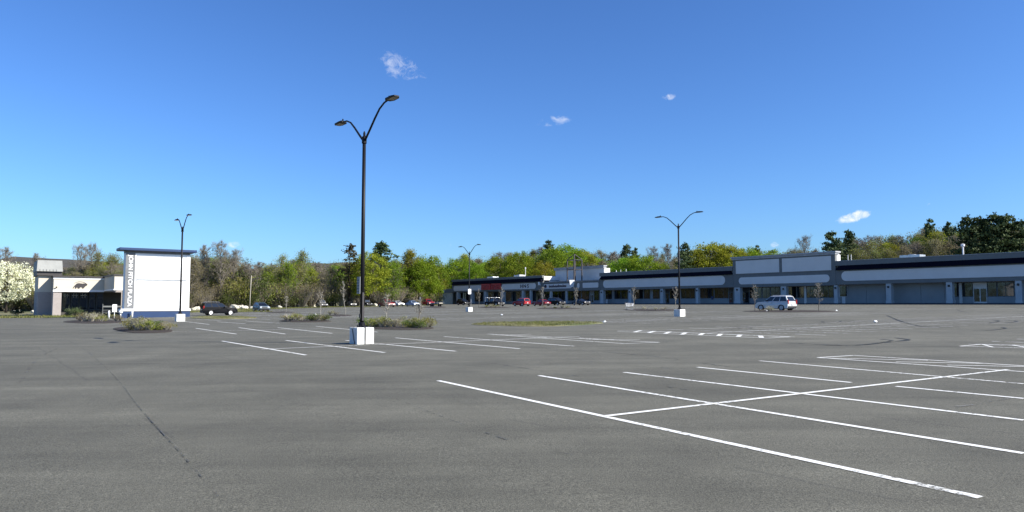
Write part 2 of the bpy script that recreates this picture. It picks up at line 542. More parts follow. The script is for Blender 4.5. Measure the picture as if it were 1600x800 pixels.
def island(name, pix, m, h=.07, name_kind=True):
    L = smooth_loop([G(*p).xy for p in pix]); c = sum(L, Vector((0, 0))) / len(L)
    b = MB(); rings = []
    for s_, z in ((1, -.02), (.985, h * .35), (.9, h * .75), (.7, h), (.4, h * 1.15), (.12, h * 1.2)):
        r = []
        for p in L:
            q = c + (p - c) * s_
            r.append((q.x, q.y, gz(to_uv(q.x, q.y)[1]) + z + (.04 * noise.noise((q.x * 1.5, q.y * 1.5, 0)) if z > .05 else 0)))
        rings.append(r)
    b.loft(rings)
    return struct(b.build(name, m, smooth=True)), L, c


island('mulch_bed', [(176, 514), (200, 519.5), (235, 520.5), (268, 518.5), (262, 514), (225, 510.5), (195, 511)], M['mulch'])
island('mulch_bed', [(98, 503), (130, 505.5), (175, 505), (196, 503), (180, 500.8), (130, 500)], M['mulch'])
island('mulch_bed', [(436, 501.5), (460, 503.5), (500, 503.2), (518, 502), (500, 500), (455, 499.5)], M['mulch'])
island('mulch_bed', [(558, 513), (600, 515), (660, 515), (678, 512.5), (650, 509), (600, 508)], M['mulch'])
island('mulch_bed', [(508, 493.2), (530, 494.3), (550, 493.2), (530, 491.8)], M['mulch'])
island('mulch_bed', [(660, 480), (682, 481), (698, 480), (680, 478.8)], M['mulch'])
island('mulch_bed', [(748, 480.6), (768, 481.4), (800, 480.6), (770, 479.5)], M['mulch'])
island('mulch_bed', [(838, 482), (870, 483.2), (910, 482.2), (870, 480.6)], M['mulch'])
island('mulch_bed', [(973, 484.4), (1010, 485.8), (1056, 485.4), (1052, 483.6), (1000, 483)], M['mulch'])
island('mulch_bed', [(1160, 486.4), (1200, 487.8), (1290, 487.6), (1305, 486.4), (1260, 485.2), (1190, 485.2)], M['mulch'])
island('mulch_bed', [(415, 488), (440, 488.8), (462, 488), (440, 487)], M['mulch'])
g1, gl, gc = island('grass_island', [(735, 507.4), (790, 509.6), (850, 510.2), (900, 508.4), (944, 504.8), (905, 503.6), (830, 503.8), (770, 505)], M['ground'], .07)
g2, gl2, gc2 = island('grass_island', [(296, 497), (330, 498.6), (380, 498), (402, 496.6), (370, 495.3), (320, 495.2)], M['ground'], .1)


def grass_on(mb, L, c, n, h, rng, base=.1):
    for _ in range(n):
        i = rng.randrange(len(L)); t = rng.random(); s_ = math.sqrt(rng.random()) * .97
        p = c + (L[i] * (1 - t) + L[(i + 1) % len(L)] * t - c) * s_
        z = gz(to_uv(p.x, p.y)[1]) + base * (1 - s_ * .8); a = rng.random() * 6.28
        hh = h * rng.uniform(.5, 1.3) * (.6 + .8 * abs(noise.noise((p.x * .8, p.y * .8, 7)))); w = .03
        dx, dy = math.cos(a) * w, math.sin(a) * w
        lx, ly = rng.uniform(-.5, .5) * hh, rng.uniform(-.5, .5) * hh
        mb.add([(p.x - dx, p.y - dy, z - .02), (p.x + dx, p.y + dy, z - .02), (p.x + lx, p.y + ly, z + hh)], [(0, 1, 2)])


rng = random.Random(11)
b = MB(); grass_on(b, gl, gc, 5500, .14, rng, .06); grass_on(b, gl2, gc2, 3500, .14, rng)
o = b.build('grass', M['grass'], recalc=False); o['kind'] = 'stuff'; o['label'] = 'short grass on the low islands in the parking lot'
o = None
# rough grass along the edge of the lot
b = MB()
for _ in range(26000):
    v_ = rng.uniform(-2, 118); u_ = umax(v_) + .3 + abs(rng.gauss(0, 9))
    if 8 < v_ < 21 and u_ < 108: 
        if rng.random() < .6: continue
    x, y = uv(u_, v_); z = gxy(x, y) - .06; a = rng.random() * 6.28; hh = rng.uniform(.08, .32); w = .07
    if noise.noise((x * .1, y * .1, 0)) < -.1: continue
    dx, dy = math.cos(a) * w, math.sin(a) * w
    b.add([(x - dx, y - dy, z), (x + dx, y + dy, z), (x + rng.uniform(-.1, .1), y + rng.uniform(-.1, .1), z + hh)], [(0, 1, 2)])
o = b.build('rough_grass', M['grass'], recalc=False); o['kind'] = 'stuff'; o['label'] = 'rough dry grass along the far edge of the lot'


# ------------------------------------------------------------------ lamp posts
def lamp_post(px, py, label, sign=None, leader=False):
    p = G(px, py)
    t = thing('lamp_post', label, 'lamp post', p, ROT_STORE, 'twin-armed lamp posts in the parking lot')   # local x = -u, local y = v
    bs = MB().prism([(-.36, -.36), (.36, -.36), (.36, .36), (-.36, .36)], 'z', -.1, .64).build('concrete_base', M['concrete'], t, .03)
    pb = MB().box(-.17, .17, -.17, .17, .64, .67)
    for i in (-1, 1):
        for j in (-1, 1): pb.tube([(i * .13, j * .13, .64), (i * .13, j * .13, .73)], .018, 6)
    pb.tube([(0, 0, .67), (0, 0, .80), (0, 0, .84)], [.13, .13, .085], 12)
    pb.build('base_plate', M['black'], t)
    MB().tube([(0, 0, .66), (0, 0, 4), (0, 0, 7.98)], [.083, .078, .068], 12).build('pole', M['black'], t, smooth=True)
    cp = MB().tube([(0, 0, 7.93), (0, 0, 8.18), (0, 0, 8.24)], [.1, .1, .04], 10)
    cp.tube([(0, 0, 8.24), (0, 0, 8.34), (0, 0, 8.42)], [.05, .05, .02], 8)
    cp.build('finial', M['black'], t)
    MB().box(-.05, .05, -.10, -.08, 1.0, 1.16).build('hand_hole_cover', M['dark'], t)
    for s_ in (1, -1):
        pts = [(s_ * .04, 0, 8.02), (s_ * .5, 0, 8.38), (s_ * .95, 0, 8.75), (s_ * 1.35, 0, 9.04), (s_ * 1.75, 0, 9.19), (s_ * 2.1, 0, 9.225)]
        MB().tube(pts, [.045, .042, .04, .036, .034, .032], 8).build('arm', M['black'], t, smooth=True)
        h = MB()
        outl = [(2.02, -.10), (2.2, -.19), (2.62, -.18), (2.78, -.10), (2.78, .10), (2.62, .18), (2.2, .19), (2.02, .10)]
        h.loft([[(s_ * x, y, z) for x, y in outl] for z in (9.19, 9.235)] + [[(s_ * (2.38 + (x - 2.38) * .8), y * .7, 9.265) for x, y in outl]])
        for k in range(4): h.box(min(s_ * (2.15 + k * .1), s_ * (2.17 + k * .1)), max(s_ * (2.15 + k * .1), s_ * (2.17 + k * .1)), -.1, .1, 9.265, 9.29)
        h.tube([(s_ * 2.16, 0, 9.26), (s_ * 2.16, 0, 9.36)], .03, 8)
        hd = h.build('lamp_head', M['black'], t)
        MB().box(min(s_ * 2.24, s_ * 2.7), max(s_ * 2.24, s_ * 2.7), -.12, .12, 9.177, 9.188).build('lens', M['lens'], hd)
    if sign == 'grey':
        s = MB().box(-.17, -.15, -.28, .05, 2.0, 2.62).build('parking_sign', M['frame'], t)
        k = MB()
        for i in range(5): k.box(-.153, -.148, -.2, -.05 - .04 * (i % 2), 2.08 + i * .1, 2.12 + i * .1)
        # plate faces the near lane
        bpy.data.objects.remove(s)
        s = MB().box(-.26, .02, -.115, -.095, 1.95, 2.62).build('parking_sign', M['pwall'], t)
        k = MB()
        for i in range(5): k.box(-.22, -.06 - .05 * (i % 2), -.119, -.115, 2.02 + i * .11, 2.07 + i * .11)
        k.build('lettering', M['darkframe'], s)
        MB().box(.084, .10, -.035, .035, .9, 2.0).build('conduit', M['emblem'], t)
        MB().tube([(.37, -.02, .0), (.37, -.02, .66), (.12, -.02, .70)], .022, 6).build('ground_wire', M['emblem'], t)
        MB().tube([(.20, -.385, -.0), (-.05, -.385, .62), (-.06, -.15, .68)], .018, 6).build('cable', M['darkframe'], t)
    if sign == 'white':
        MB().box(.10, .12, -.24, .24, 2.45, 3.15).build('parking_sign', M['white'], t)
        MB().box(.085, .10, -.04, .04, 2.4, 3.2).build('sign_bracket', M['frame'], t)
    return t


lamp_post(565, 537, 'nearest and tallest-looking black lamp post, with a grey sign strapped to its pole', 'grey')
lamp_post(1062, 494.5, 'black lamp post standing alone in front of the long pale store sign board')
lamp_post(281, 502, 'black lamp post on a white block just in front of the plaza sign')
lamp_post(733, 487, 'most distant black lamp post, with a white plate, before the red-signed store', 'white')


# ------------------------------------------------------------------ text
def text_mesh(name, txt, size, m, parent, loc, rot, extrude=.02, sx=1, align='CENTER'):
    cu = bpy.data.curves.new(name, 'FONT'); cu.body = txt; cu.size = size; cu.extrude = extrude
    cu.align_x = align; cu.align_y = 'CENTER'; cu.offset = size * .018
    tmp = bpy.data.objects.new('tmp', cu); C.objects.link(tmp)
    dg = bpy.context.evaluated_depsgraph_get()
    me = bpy.data.meshes.new_from_object(tmp.evaluated_get(dg))
    bpy.data.objects.remove(tmp)
    me.materials.clear(); me.materials.append(m)
    o = bpy.data.objects.new(name, me); C.objects.link(o); o.parent = parent
    o.location = loc; o.rotation_euler = rot; o.scale = (sx, 1, 1)
    return o


# ------------------------------------------------------------------ plaza sign
su = 91.1
v0, v1 = FV(195.5, su), FV(296.5, su)
W = v1 - v0
x, y = uv(su, v0)
t = thing('plaza_sign', 'big white plaza sign with grey lettered strip, navy base and navy cap', 'sign', (x, y, gz(v0)), ROT_SIGN)
mp = W / 101.0                                     # metres per survey pixel here
zz = lambda py: (496.6 - py) * .0708
MB().box(-.28, W + .1, -.12, 1.5, -.3, zz(486)).build('base', M['navy'], t, .01)
MB().box(-.36, W + .15, -.2, 1.56, zz(486), zz(482.3)).build('base_trim', M['trim'], t, .01)
MB().box(0, W, .03, 1.36, zz(482.3), zz(395)).build('cabinet', M['trim'], t)
gw = 14.2 * mp
MB().box(.0, gw, -.035, .03, zz(482.3), zz(395)).build('lettered_strip', M['grey'], t)
MB().box(gw, gw + 1.6 * mp, -.05, .03, zz(482.3), zz(396.5)).build('post_trim', M['white'], t)
MB().box(W - 6 * mp, W, -.02, .03, zz(482.3), zz(396.5)).build('post_trim', M['white'], t)
x0 = gw + 3.0 * mp; x1 = W - 6.3 * mp
for a, c in ((479.8, 437.6), (436.4, 399)):
    f = MB(); z0, z1 = zz(a), zz(c)
    f.box(x0, x0 + .045, -.03, .03, z0, z1); f.box(x1 - .045, x1, -.03, .03, z0, z1); f.box(x0 + .045, x1 - .045, -.03, .03, z0, z0 + .045); f.box(x0 + .045, x1 - .045, -.03, .03, z1 - .045, z1)
    pf = f.build('sign_panel', M['frame'], t)
    MB().box(x0 + .048, x1 - .048, -.018, .028, z0 + .048, z1 - .048).build('panel_face', M['white'], pf)
MB().box(x0 - .02, x1, .005, .032, zz(437.6) + .005, zz(436.4) - .005).build('panel_joint', M['frame'], t)
MB().box(-.02, W, -.015, 1.3, zz(395), zz(391.5)).build('neck', M['grey'], t)
rc = MB(); rc.loft([[(-.62, -.55, zz(391.5)), (W + .5, -.55, zz(391.5)), (W + .5, 1.9, zz(391.5)), (-.62, 1.9, zz(391.5))],
                    [(-.7, -.62, zz(391)), (W + .58, -.62, zz(391)), (W + .58, 1.97, zz(391)), (-.7, 1.97, zz(391))],
                    [(-.7, -.62, zz(387.2)), (W + .58, -.62, zz(387.2)), (W + .58, 1.97, zz(387.2)), (-.7, 1.97, zz(387.2))]])
rc.build('roof_cap', M['navy'], t, .02)
strip_z0, strip_z1 = zz(481), zz(396)
tl = text_mesh('lettering', 'JOHN FITCH PLAZA', .92, M['white'], t, (gw * .52, -.045, (strip_z0 + strip_z1) / 2), (0, 0, 0), .015)
bb = [v.co.x for v in tl.data.vertices]; wid = max(bb) - min(bb); hb = [v.co.y for v in tl.data.vertices]; hgt = max(hb) - min(hb)
tl.rotation_euler = (R(90), R(90), 0)
tl.scale = ((strip_z1 - strip_z0) * .955 / wid, gw * .58 / hgt, 1)
x, y = uv(su - .9, v0 - .45)
fl = tag(MB().tube([(x, y, gz(v0) - .02), (x, y, gz(v0) + .55)], .05, 8).tube([(x, y, gz(v0) + .5), (x, y, gz(v0) + .62), (x, y, gz(v0) + .78), (x, y, gz(v0) + .85)], [.10, .2, .2, .08], 10)
         .build('floodlight', M['white'], smooth=True), 'small white floodlight on a stub beside the navy sign base', 'floodlight')

# ------------------------------------------------------------------ bank building
bu = 121.0
bx = lambda px, d=0: FV(px, bu + d)
mpb = .0902
bz = lambda py: (493 - py) * mpb
B0 = bx(84)
x, y = uv(bu, B0)
t = thing('bank_building', 'low cream and brick bank with a boxy grey clerestory and bear emblem', 'building', (x, y, gz(B0)), ROT_SIGN)
X = lambda px, d=0: bx(px, d) - B0
MB().box(X(84), X(97.2), 0, 1.2, -.3, bz(456)).build('brick_pier', M['brick'], t)
fa = MB().box(X(84), X(163), -.05, .7, bz(456), bz(434)).build('fascia', M['cream'], t)
MB().box(X(84) - .05, X(163), -.14, -.05, bz(456.5), bz(453.4)).box(X(84) - .05, X(163), -.12, -.05, bz(437), bz(434.4)).build('fascia_trim', M['trim'], t)
MB().box(X(84) - .1, X(163), -.25, .8, bz(434), bz(431.6)).build('eave_cap', M['browncap'], t)
# emblem: a walking bear under an arc
ex0, ez0, es = X(114), bz(451.3), (X(137) - X(114)) / 23.0
bear = [(0, 0), (.9, 2.2), (2.6, 4.2), (4.4, 5.8), (6, 7.3), (9, 7.9), (12, 7.6), (15, 7.3), (18, 7.5), (20.5, 7.7), (22.2, 7.0), (22.8, 5.6), (21.5, 4.2), (19.6, 3.6), (18.6, 2.2),
        (17.2, .6), (15.0, .2), (14.6, 1.6), (13.0, 2.4), (11, 1.4), (10.6, .1), (8, .1), (7.6, 1.6), (6.6, 2.2), (5.8, 1.0), (5.4, .1), (3.4, .1), (3.5, 2.2), (2.9, 3.3), (2.2, 2.2), (1.2, .2)]
MB().prism([(ex0 + p * es, ez0 + q * es * 1.25) for p, q in bear], 'y', -.10, -.055).build('emblem', M['emblem'], t)
arc = []
for i in range(13):
    a = R(150 - i * 10); arc.append((11.5 + 10.8 * math.cos(a), 5.2 + 7.0 * math.sin(a)))
am = MB()
for (p, q), (r, s) in zip(arc, arc[1:]): am.prism([(ex0 + p * es, ez0 + q * es), (ex0 + r * es, ez0 + s * es), (ex0 + r * es, ez0 + (s + .5) * es), (ex0 + p * es, ez0 + (q + .5) * es)], 'y', -.10, -.055)
am.build('emblem_arc', M['emblem'], t)
MB().box(X(84), X(84) + .35, .7, 3.39, bz(456), bz(434)).box(X(84) + .01, X(84) + .36, 1.2, 3.39, -.3, bz(456)).build('return_wall', M['brick'], t)
MB().box(X(84) - .1, X(97) + .4, .8, 3.35, bz(434), bz(431.6)).build('return_cap', M['browncap'], t)
# tower
MB().box(X(60, 3.4), X(97) + .4, 3.4, 11, -.3, bz(456.5)).build('tower_base', M['brick'], t)
MB().box(X(60, 3.4) + .02, X(97) + .4, 3.43, 11, bz(456.5), bz(431)).build('tower_wall', M['cream'], t)
MB().box(X(57.5, 3), X(96.5, 3), 3.0, 11.2, bz(430.6), bz(424)).build('tower_eave', M['browncap'], t)
lt = MB()
tx0, tx1 = X(56.5, 3), X(97.5, 3)
lt.loft([[(tx0, 2.7, bz(424)), (tx1, 2.7, bz(424)), (tx1, 11.4, bz(424)), (tx0, 11.4, bz(424))], [(tx0 + .1, 3.1, bz(406.5)), (tx1 - .1, 3.1, bz(406.5)), (tx1 - .1, 11, bz(406.5)), (tx0 + .1, 11, bz(406.5))]])
n = int((tx1 - tx0) / .4)
for i in range(1, n): lt.box(tx0 + i * .4, tx0 + i * .4 + .04, 2.66, 2.9, bz(424), bz(424) + .3)
lt.build('clerestory', M['stucco'], t)
# recessed front
MB().box(X(97), X(196), 3.3, 3.6, -.3, bz(456)).box(X(97.2), X(196), 3.2, 3.3, -.3, .5).build('recessed_wall', M['rdk'], t)
for a, c in ((98.5, 110.5), (112, 124), (125.5, 138), (140, 150), (151.5, 163)):
    w_ = MB(); xa, xb = X(a, 3.1), X(c, 3.1); zt, zm, zb = bz(457.5), bz(465.5), bz(485)
    w_.box(xa, xa + .1, 3.1, 3.2, zb, zt); w_.box(xb - .1, xb, 3.1, 3.2, zb, zt); w_.box(xa + .1, xb - .1, 3.1, 3.2, zb, zb + .1); w_.box(xa + .1, xb - .1, 3.1, 3.2, zt - .1, zt); w_.box(xa + .1, xb - .1, 3.1, 3.2, zm - .05, zm + .05)
    mu = MB()
    if a < 139:
        for k in (1, 2): mu.box(xa + (xb - xa) * k / 3 - .04, xa + (xb - xa) * k / 3 + .04, 3.12, 3.18, zm + .05, zt - .1)
        mu.box(xa + .1, xb - .1, 3.09, 3.11, (zm + zt) / 2 - .04, (zm + zt) / 2 + .04)
    f = w_.build('window', M['darkframe'], t)
    if a < 139: mu.build('muntin', M['column'], f)
    MB().box(xa + .05, xb - .05, 3.14, 3.16, zb + .05, zt - .05).build('pane', M['glass'], f)
# projecting canopy on the right
px0, px1 = X(163), X(163) + 7.5
MB().box(px0, px1, -9.6, 4, bz(453), bz(433.2)).build('canopy', M['cream'], t)
MB().box(px0 - .12, px1 + .1, -9.75, 4, bz(433.2), bz(431)).build('canopy_cap', M['browncap'], t)
MB().box(px0 - .07, px1, -9.66, -9.6, bz(455), bz(453)).box(px0 - .07, px0, -9.6, -.1, bz(455), bz(453)).build('canopy_trim', M['trim'], t)
MB().box(px1 - 1.2, px1 - .2, -9.3, -8.3, -.3, bz(453)).build('canopy_pier', M['brick'], t)
MB().box(X(97) + .42, X(215), .75, 14, bz(440), bz(437)).build('roof', M['roof'], t)
MB().box(X(97), X(215), 13.6, 14, -.3, bz(440)).build('rear_wall', M['brick'], t)
MB().tube([(X(88.5), -.05, bz(450)), (X(88.5), -.3, bz(450)), (X(88.5), -.34, bz(449))], [.07, .07, .12], 8).build('wall_lamp', M['dark'], t)


def ramp_rail():
    p = G(160, 495)
    t = thing('ramp_railing', 'grey metal ramp railing in front of the bank', 'railing', p, ROT_SIGN)
    f = MB()
    f.tube([(0, 0, -.05), (0, 0, 1.55)], .04, 8); f.tube([(2.1, 0, -.05), (2.1, 0, 1.25)], .04, 8)
    for z in (.55, .8): f.tube([(0, 0, z), (2.1, 0, z)], .03, 6)
    f.build('rail', M['fascia'], t); MB().box(.04, 2.06, -.02, .02, 1.15, 1.33).build('top_board', M['fascia'], t)
    p = G(178.5, 497.4)
    t2 = thing('notice_board', 'white rectangular notice on a post by the bank railing', 'sign', p, ROT_SIGN)
    MB().tube([(0, 0, -.05), (0, 0, .75)], .03, 8).build('post', M['white'], t2)
    MB().box(-.22, .22, -.05, .0, .7, 1.5).build('board', M['white'], t2, .01)


ramp_rail()
for (px, py, lab) in ((170, 497.5, 'white bollard standing among the shrubs by the railing'), (206.3, 496.8, 'white bollard in front of the navy sign base')):
    p = G(px, py)
    o = MB().tube([(0, 0, -.05), (0, 0, .72), (0, 0, .80), (0, 0, .84)], [.1, .1, .085, .04], 12).build('bollard', M['white'], smooth=True)
    o.location = p; tag(o, lab, 'bollard', 'white bollards')

# ------------------------------------------------------------------ stores
SV = 133.0
sidew = MB(); u0s, u1s = 12, 203
sidew.prism([(SV - 1.4, gz(SV) + .14), (SV - 1.4, gz(SV) - .3), (SV + 6, gz(SV) - .3), (SV + 6, gz(SV) + .14)], 'x', u0s, u1s)
sidew.v = [(*uv(p[0], p[1]), p[2]) for p in sidew.v]
struct(sidew.build('sidewalk', M['kerb']))
kb = MB().prism([(SV - 1.56, gz(SV) + .145), (SV - 1.56, gz(SV) - .3), (SV - 1.4, gz(SV) - .3), (SV - 1.4, gz(SV) + .145)], 'x', u0s, u1s)
kb.v = [(*uv(p[0], p[1]), p[2]) for p in kb.v]
struct(kb.build('kerb', M['darkkerb']))
GS = gz(SV) + .14
PL = 2.5                                           # depth of the covered walk


def rrect(x0, x1, z0, z1, r, n=5):
    r = min(r, (z1 - z0) / 2 - .001, (x1 - x0) / 2); out = []
    for cx, cz, a0 in ((x1 - r, z1 - r, 0), (x0 + r, z1 - r, 90), (x0 + r, z0 + r, 180), (x1 - r, z0 + r, 270)):
        for i in range(n + 1):
            a = R(a0 + 90 * i / n); out.append((cx + r * math.cos(a), cz + r * math.sin(a)))
    return out


class Store:
    def __init__(s, name, label, px0, px1, depth=24, uend=None):
        s.u0 = FU(px0); s.W = s.u0 - (uend if uend is not None else FU(px1))
        x, y = uv(s.u0, SV)
        s.t = thing(name, label, 'store', (x, y, GS), ROT_STORE); s.D = depth

    def X(s, px, d=0): return s.u0 - FU(px, SV + d)

    def part(s, mb, name, m, bev=0): return mb.build(name, m, s.t, bev)

    def shell(s, top=8.0, fas=(3.45, 6.25), band=True, bw=(6.25, 7.15), cap=True):
        W, D = s.W, s.D
        s.part(MB().box(0, W, 0, .5, fas[0], fas[1]), 'fascia', M['fascia'])
        s.part(MB().box(.02, W - .02, .5, PL + .1, fas[0] + .05, fas[0] + .2), 'soffit', M['panel'])
        if band:
            b = MB(); z0, z1 = bw
            b.loft([[(.5, 0, z0), (W - .5, 0, z0), (W - .5, .3, z0), (.5, .3, z0)], [(.15, -.5, z0 + .05), (W - .15, -.5, z0 + .05), (W - .15, .3, z0 + .05), (.15, .3, z0 + .05)],
                    [(.7, -.12, z1), (W - .7, -.12, z1), (W - .7, .3, z1), (.7, .3, z1)]])
            s.part(b, 'metal_band', M['band'])
            s.part(MB().box(0, W, .3, .55, z0, z1), 'band_backing', M['fascia'])
            s.part(MB().box(0, W, -.16, .5, z1, top), 'parapet', M['fascia'])
        if cap: s.part(MB().box(-.03, W + .03, -.22, .56, top, top + .08), 'coping', M['cornice'])
        s.part(MB().box(.0, W, .56, D, fas[1] + .3, fas[1] + .5), 'roof', M['roof'])
        s.part(MB().box(0, .3, PL, D - .3, -.3, fas[1] + .3).box(0, .3, .56, D - .3, fas[1] + .5, top - .1), 'end_wall', M['endwall'])
        s.part(MB().box(W - .3, W, PL, D - .3, -.3, fas[1] + .3).box(W - .3, W, .56, D - .3, fas[1] + .5, top - .1), 'end_wall', M['endwall'])
        s.part(MB().box(0, W, D - .3, D, -.3, top - .1), 'rear_wall', M['endwall'])
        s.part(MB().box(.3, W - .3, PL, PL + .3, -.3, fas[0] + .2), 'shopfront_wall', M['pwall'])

    def panel(s, a, c, z0, z1, r=.95, ua=None):
        xa = s.X(a) if ua is None else ua
        return s.part(MB().prism(rrect(xa, s.X(c), z0, z1, r), 'y', -.07, .0), 'sign_panel', M['panel'])

    def column(s, a, c, top=3.45, lamp=True):
        xa, xb = s.X(a), s.X(c)
        col = s.part(MB().box(xa, xb, .06, .06 + max(.5, min(.9, xb - xa)), -.05, top).box(xa - .06, xb + .06, 0.01, .12 + max(.5, min(.9, xb - xa)), -.05, .5), 'column', M['column'])
        if lamp:
            xm = (xa + xb) / 2
            MB().box(xm - .14, xm + .14, -.14, .06, 2.75, 3.1).build('wall_lamp', M['dark'], col)

    def window(s, a, c, z0=.95, z1=3.4, n=2, fm='darkframe'):
        xa, xb = s.X(a, PL), s.X(c, PL); f = MB(); y0, y1 = PL - .07, PL - .004
        f.box(xa, xa + .08, y0, y1, z0, z1); f.box(xb - .08, xb, y0, y1, z0, z1); f.box(xa + .08, xb - .08, y0, y1, z0, z0 + .08); f.box(xa + .08, xb - .08, y0, y1, z1 - .08, z1)
        for i in range(1, n): xx = xa + (xb - xa) * i / n; f.box(xx - .035, xx + .035, y0, y1, z0 + .08, z1 - .08)
        w = s.part(f, 'window', M[fm])
        MB().box(xa + .04, xb - .04, PL - .045, PL - .02, z0 + .04, z1 - .04).build('pane', M['glass'], w)

    def door(s, a, c, z1=2.35, fm='frame', transom=None):
        xa, xb = s.X(a, PL), s.X(c, PL); f = MB(); y0, y1 = PL - .1, PL - .004; xm = (xa + xb) / 2
        f.box(xa, xa + .1, y0, y1, -.0, z1); f.box(xb - .1, xb, y0, y1, 0, z1); f.box(xa + .1, xb - .1, y0, y1, z1 - .12, z1); f.box(xm - .07, xm + .07, y0, y1, 0, z1 - .12); f.box(xa + .1, xm - .07, y0, y1, 0, .25); f.box(xm + .07, xb - .1, y0, y1, 0, .25)
        d = s.part(f, 'door', M[fm])
        MB().box(xa + .05, xb - .05, PL - .06, PL - .03, .1, z1 - .06).build('pane', M['glass'], d)
        MB().box(xm - .12, xm - .09, PL - .16, PL - .1, .9, 1.2).box(xm + .09, xm + .12, PL - .16, PL - .1, .9, 1.2).build('handle', M['silver'], d)
        if transom: s.part(MB().box(xa, xb, PL - .09, PL - .01, z1 + .03, 3.4), 'transom', M[transom])


# annex
s = Store('annex', 'low dark annex at the far left end of the stores', 691, 706, 14)
s.part(MB().box(0, s.W - .02, 0, .3, 3.7, 5.1), 'fascia', M['fascia']); s.part(MB().box(0, s.W - .02, .3, 14, 3.9, 4.1), 'roof', M['roof'])
s.part(MB().box(0, s.W - .02, .3, .6, -.3, 3.9), 'front_wall', M['rock']); s.part(MB().box(0, .3, .6, 14, -.3, 3.9), 'end_wall', M['endwall'])
s.part(MB().box(.6, 1.5, -.05, 0, 3.9, 4.8), 'plaque', M['panel'])

# A: red-signed store
s = Store('red_signed_store', 'store at the left end with a two-panel dark red sign', 706.3, 848)
s.shell(8.05, (3.9, 6.35), True, (6.35, 7.45))
s.panel(709, 753, 4.3, 6.0); s.panel(784, 837.5, 4.3, 6.0)
for a, c in ((752.8, 766.6), (767.6, 783.3)):
    rs = s.part(MB().box(s.X(a), s.X(c), -.25, .0, 4.45, 6.3), 'red_sign', M['redsign'])
    k = MB(); n = 6; xa, xb = s.X(a) + .3, s.X(c) - .3; st = (xb - xa) / n
    for i in range(n):
        k.box(xa + i * st + .05, xa + i * st + .28, -.29, -.25, 4.75, 5.95)
        k.box(xa + i * st + .28, xa + (i + 1) * st - .12, -.29, -.25, (5.7, 4.75, 5.25)[i % 3], (5.95, 5.0, 5.5)[i % 3])
    k.build('lettering', M['reddark'], rs)
for ch_, px_ in (('H', 815.3), ('N', 820.3), ('S', 825.3)): text_mesh('letter', ch_, 1.45, M['bluesign'], s.t, (s.X(px_), -.1, 5.15), (R(90), 0, 0), .03, 1.3)
s.part(MB().box(s.X(843), s.X(844.6), -.55, -.02, 5.3, 6.25), 'blade_sign', M['white'])
for a, c in ((713, 716), (735, 738), (756, 759), (783, 786.5), (815, 817.5), (827.5, 829.5)): s.column(a, c, 3.9, False)
for a, c in ((717, 726), (726.5, 734.5), (739.5, 748), (748.5, 755), (760, 770), (771, 782), (788, 800), (801, 813.5), (818.5, 826.5), (831, 846)): s.window(a, c, .7, 3.7)

# B: recessed low part with open clock-tower frame
s = Store('low_store', 'low store with purple lettering beneath an open tower frame', 848.3, 937)
s.shell(6.0, (3.5, 5.8), False)
s.part(MB().box(0, s.W, -.05, .5, 5.8, 6.0), 'parapet', M['fascia'])
s.panel(850, 893, 4.2, 5.55, .4); s.panel(902, 905.5, 4.2, 5.55, .6); s.panel(910.5, 935, 4.2, 5.55, .3)
k = MB(); rng = random.Random(3); xa, xb = s.X(858), s.X(885.5); n = 24; st = (xb - xa) / n
for i in range(n):
    h_ = 5.35 if i in (0, 6, 13, 19) else 5.1 + rng.uniform(-.06, .06)
    k.box(xa + i * st, xa + i * st + st * .62, -.12, -.07, 4.55, h_)
    if i % 2: k.box(xa + i * st - st * .3, xa + i * st, -.12, -.07, (4.55, 4.95)[i % 3 == 0], (4.7, 5.08)[i % 3 == 0])
k.prism([(s.X(852.5) + .9 * math.cos(a * .785) * .7, 4.9 + .5 * math.sin(a * .785)) for a in range(8)], 'y', -.12, -.07)
s.part(k, 'lettering', M['purple'])
# set-back raised wall with cornice
xa, xb = s.X(868, 6), s.X(944, 6)
s.part(MB().box(xa, xb, 6, 6.4, 6.05, 9.7), 'raised_wall', M['panel'])
s.part(MB().box(xa - .15, xb + .15, 5.7, 6.7, 9.7, 10.45).box(xa - .3, xb + .3, 5.55, 6.85, 10.2, 10.45), 'cornice', M['cornice'])
s.part(MB().box(xb - .5, xb, 6.4, 8.2, 6.05, 9.7), 'raised_end_wall', M['endwall'])
s.part(MB().box(s.X(861, 6) - 1.5, xa, 6.2, 12, 6.05, 8.2), 'raised_link', M['fascia'])
# tower frame, a square set diagonally
hw = 1.42; ty = .5 + hw; tc = s.X(897, .5) - hw; fr = MB(); zb, ze, zt = 6.0, 12.2, 13.7
P4 = [(tc - hw, ty - hw), (tc + hw, ty - hw), (tc + hw, ty + hw), (tc - hw, ty + hw)]
for p, q in P4: fr.box(p - .13, p + .13, q - .13, q + .13, zb, ze)
for z in (9.4, ze - .13):
    for i in range(4): fr.tube([(*P4[i], z), (*P4[(i + 1) % 4], z)], .11, 4)
for p, q in P4: fr.tube([(p, q, ze), (tc, ty, zt)], .12, 4)
s.part(fr, 'tower_frame', M['emblem'])
tc = s.X(896)
b = MB(); b.loft([[(tc - .9, -.0, 6.45), (tc - .1, -1.35, 6.45), (tc + .45, 0, 6.45)], [(tc - .6, 0, 5.5), (tc - .1, -1.2, 5.5), (tc + .3, 0, 5.5)], [(tc - .25, 0, 4.5), (tc - .12, -.9, 4.5), (tc + .1, 0, 4.5)]])
s.part(b, 'canopy_prow', M['white'])
for a, c in ((859.5, 861.3), (883.5, 885)): s.column(a, c, 3.5, False)
for a, c in ((849.5, 858.5), (862, 872), (872.5, 882.8), (886.5, 897), (898, 908), (909, 921), (928.5, 936)): s.window(a, c, .8, 3.45)
s.door(922.2, 927.5, 2.4)

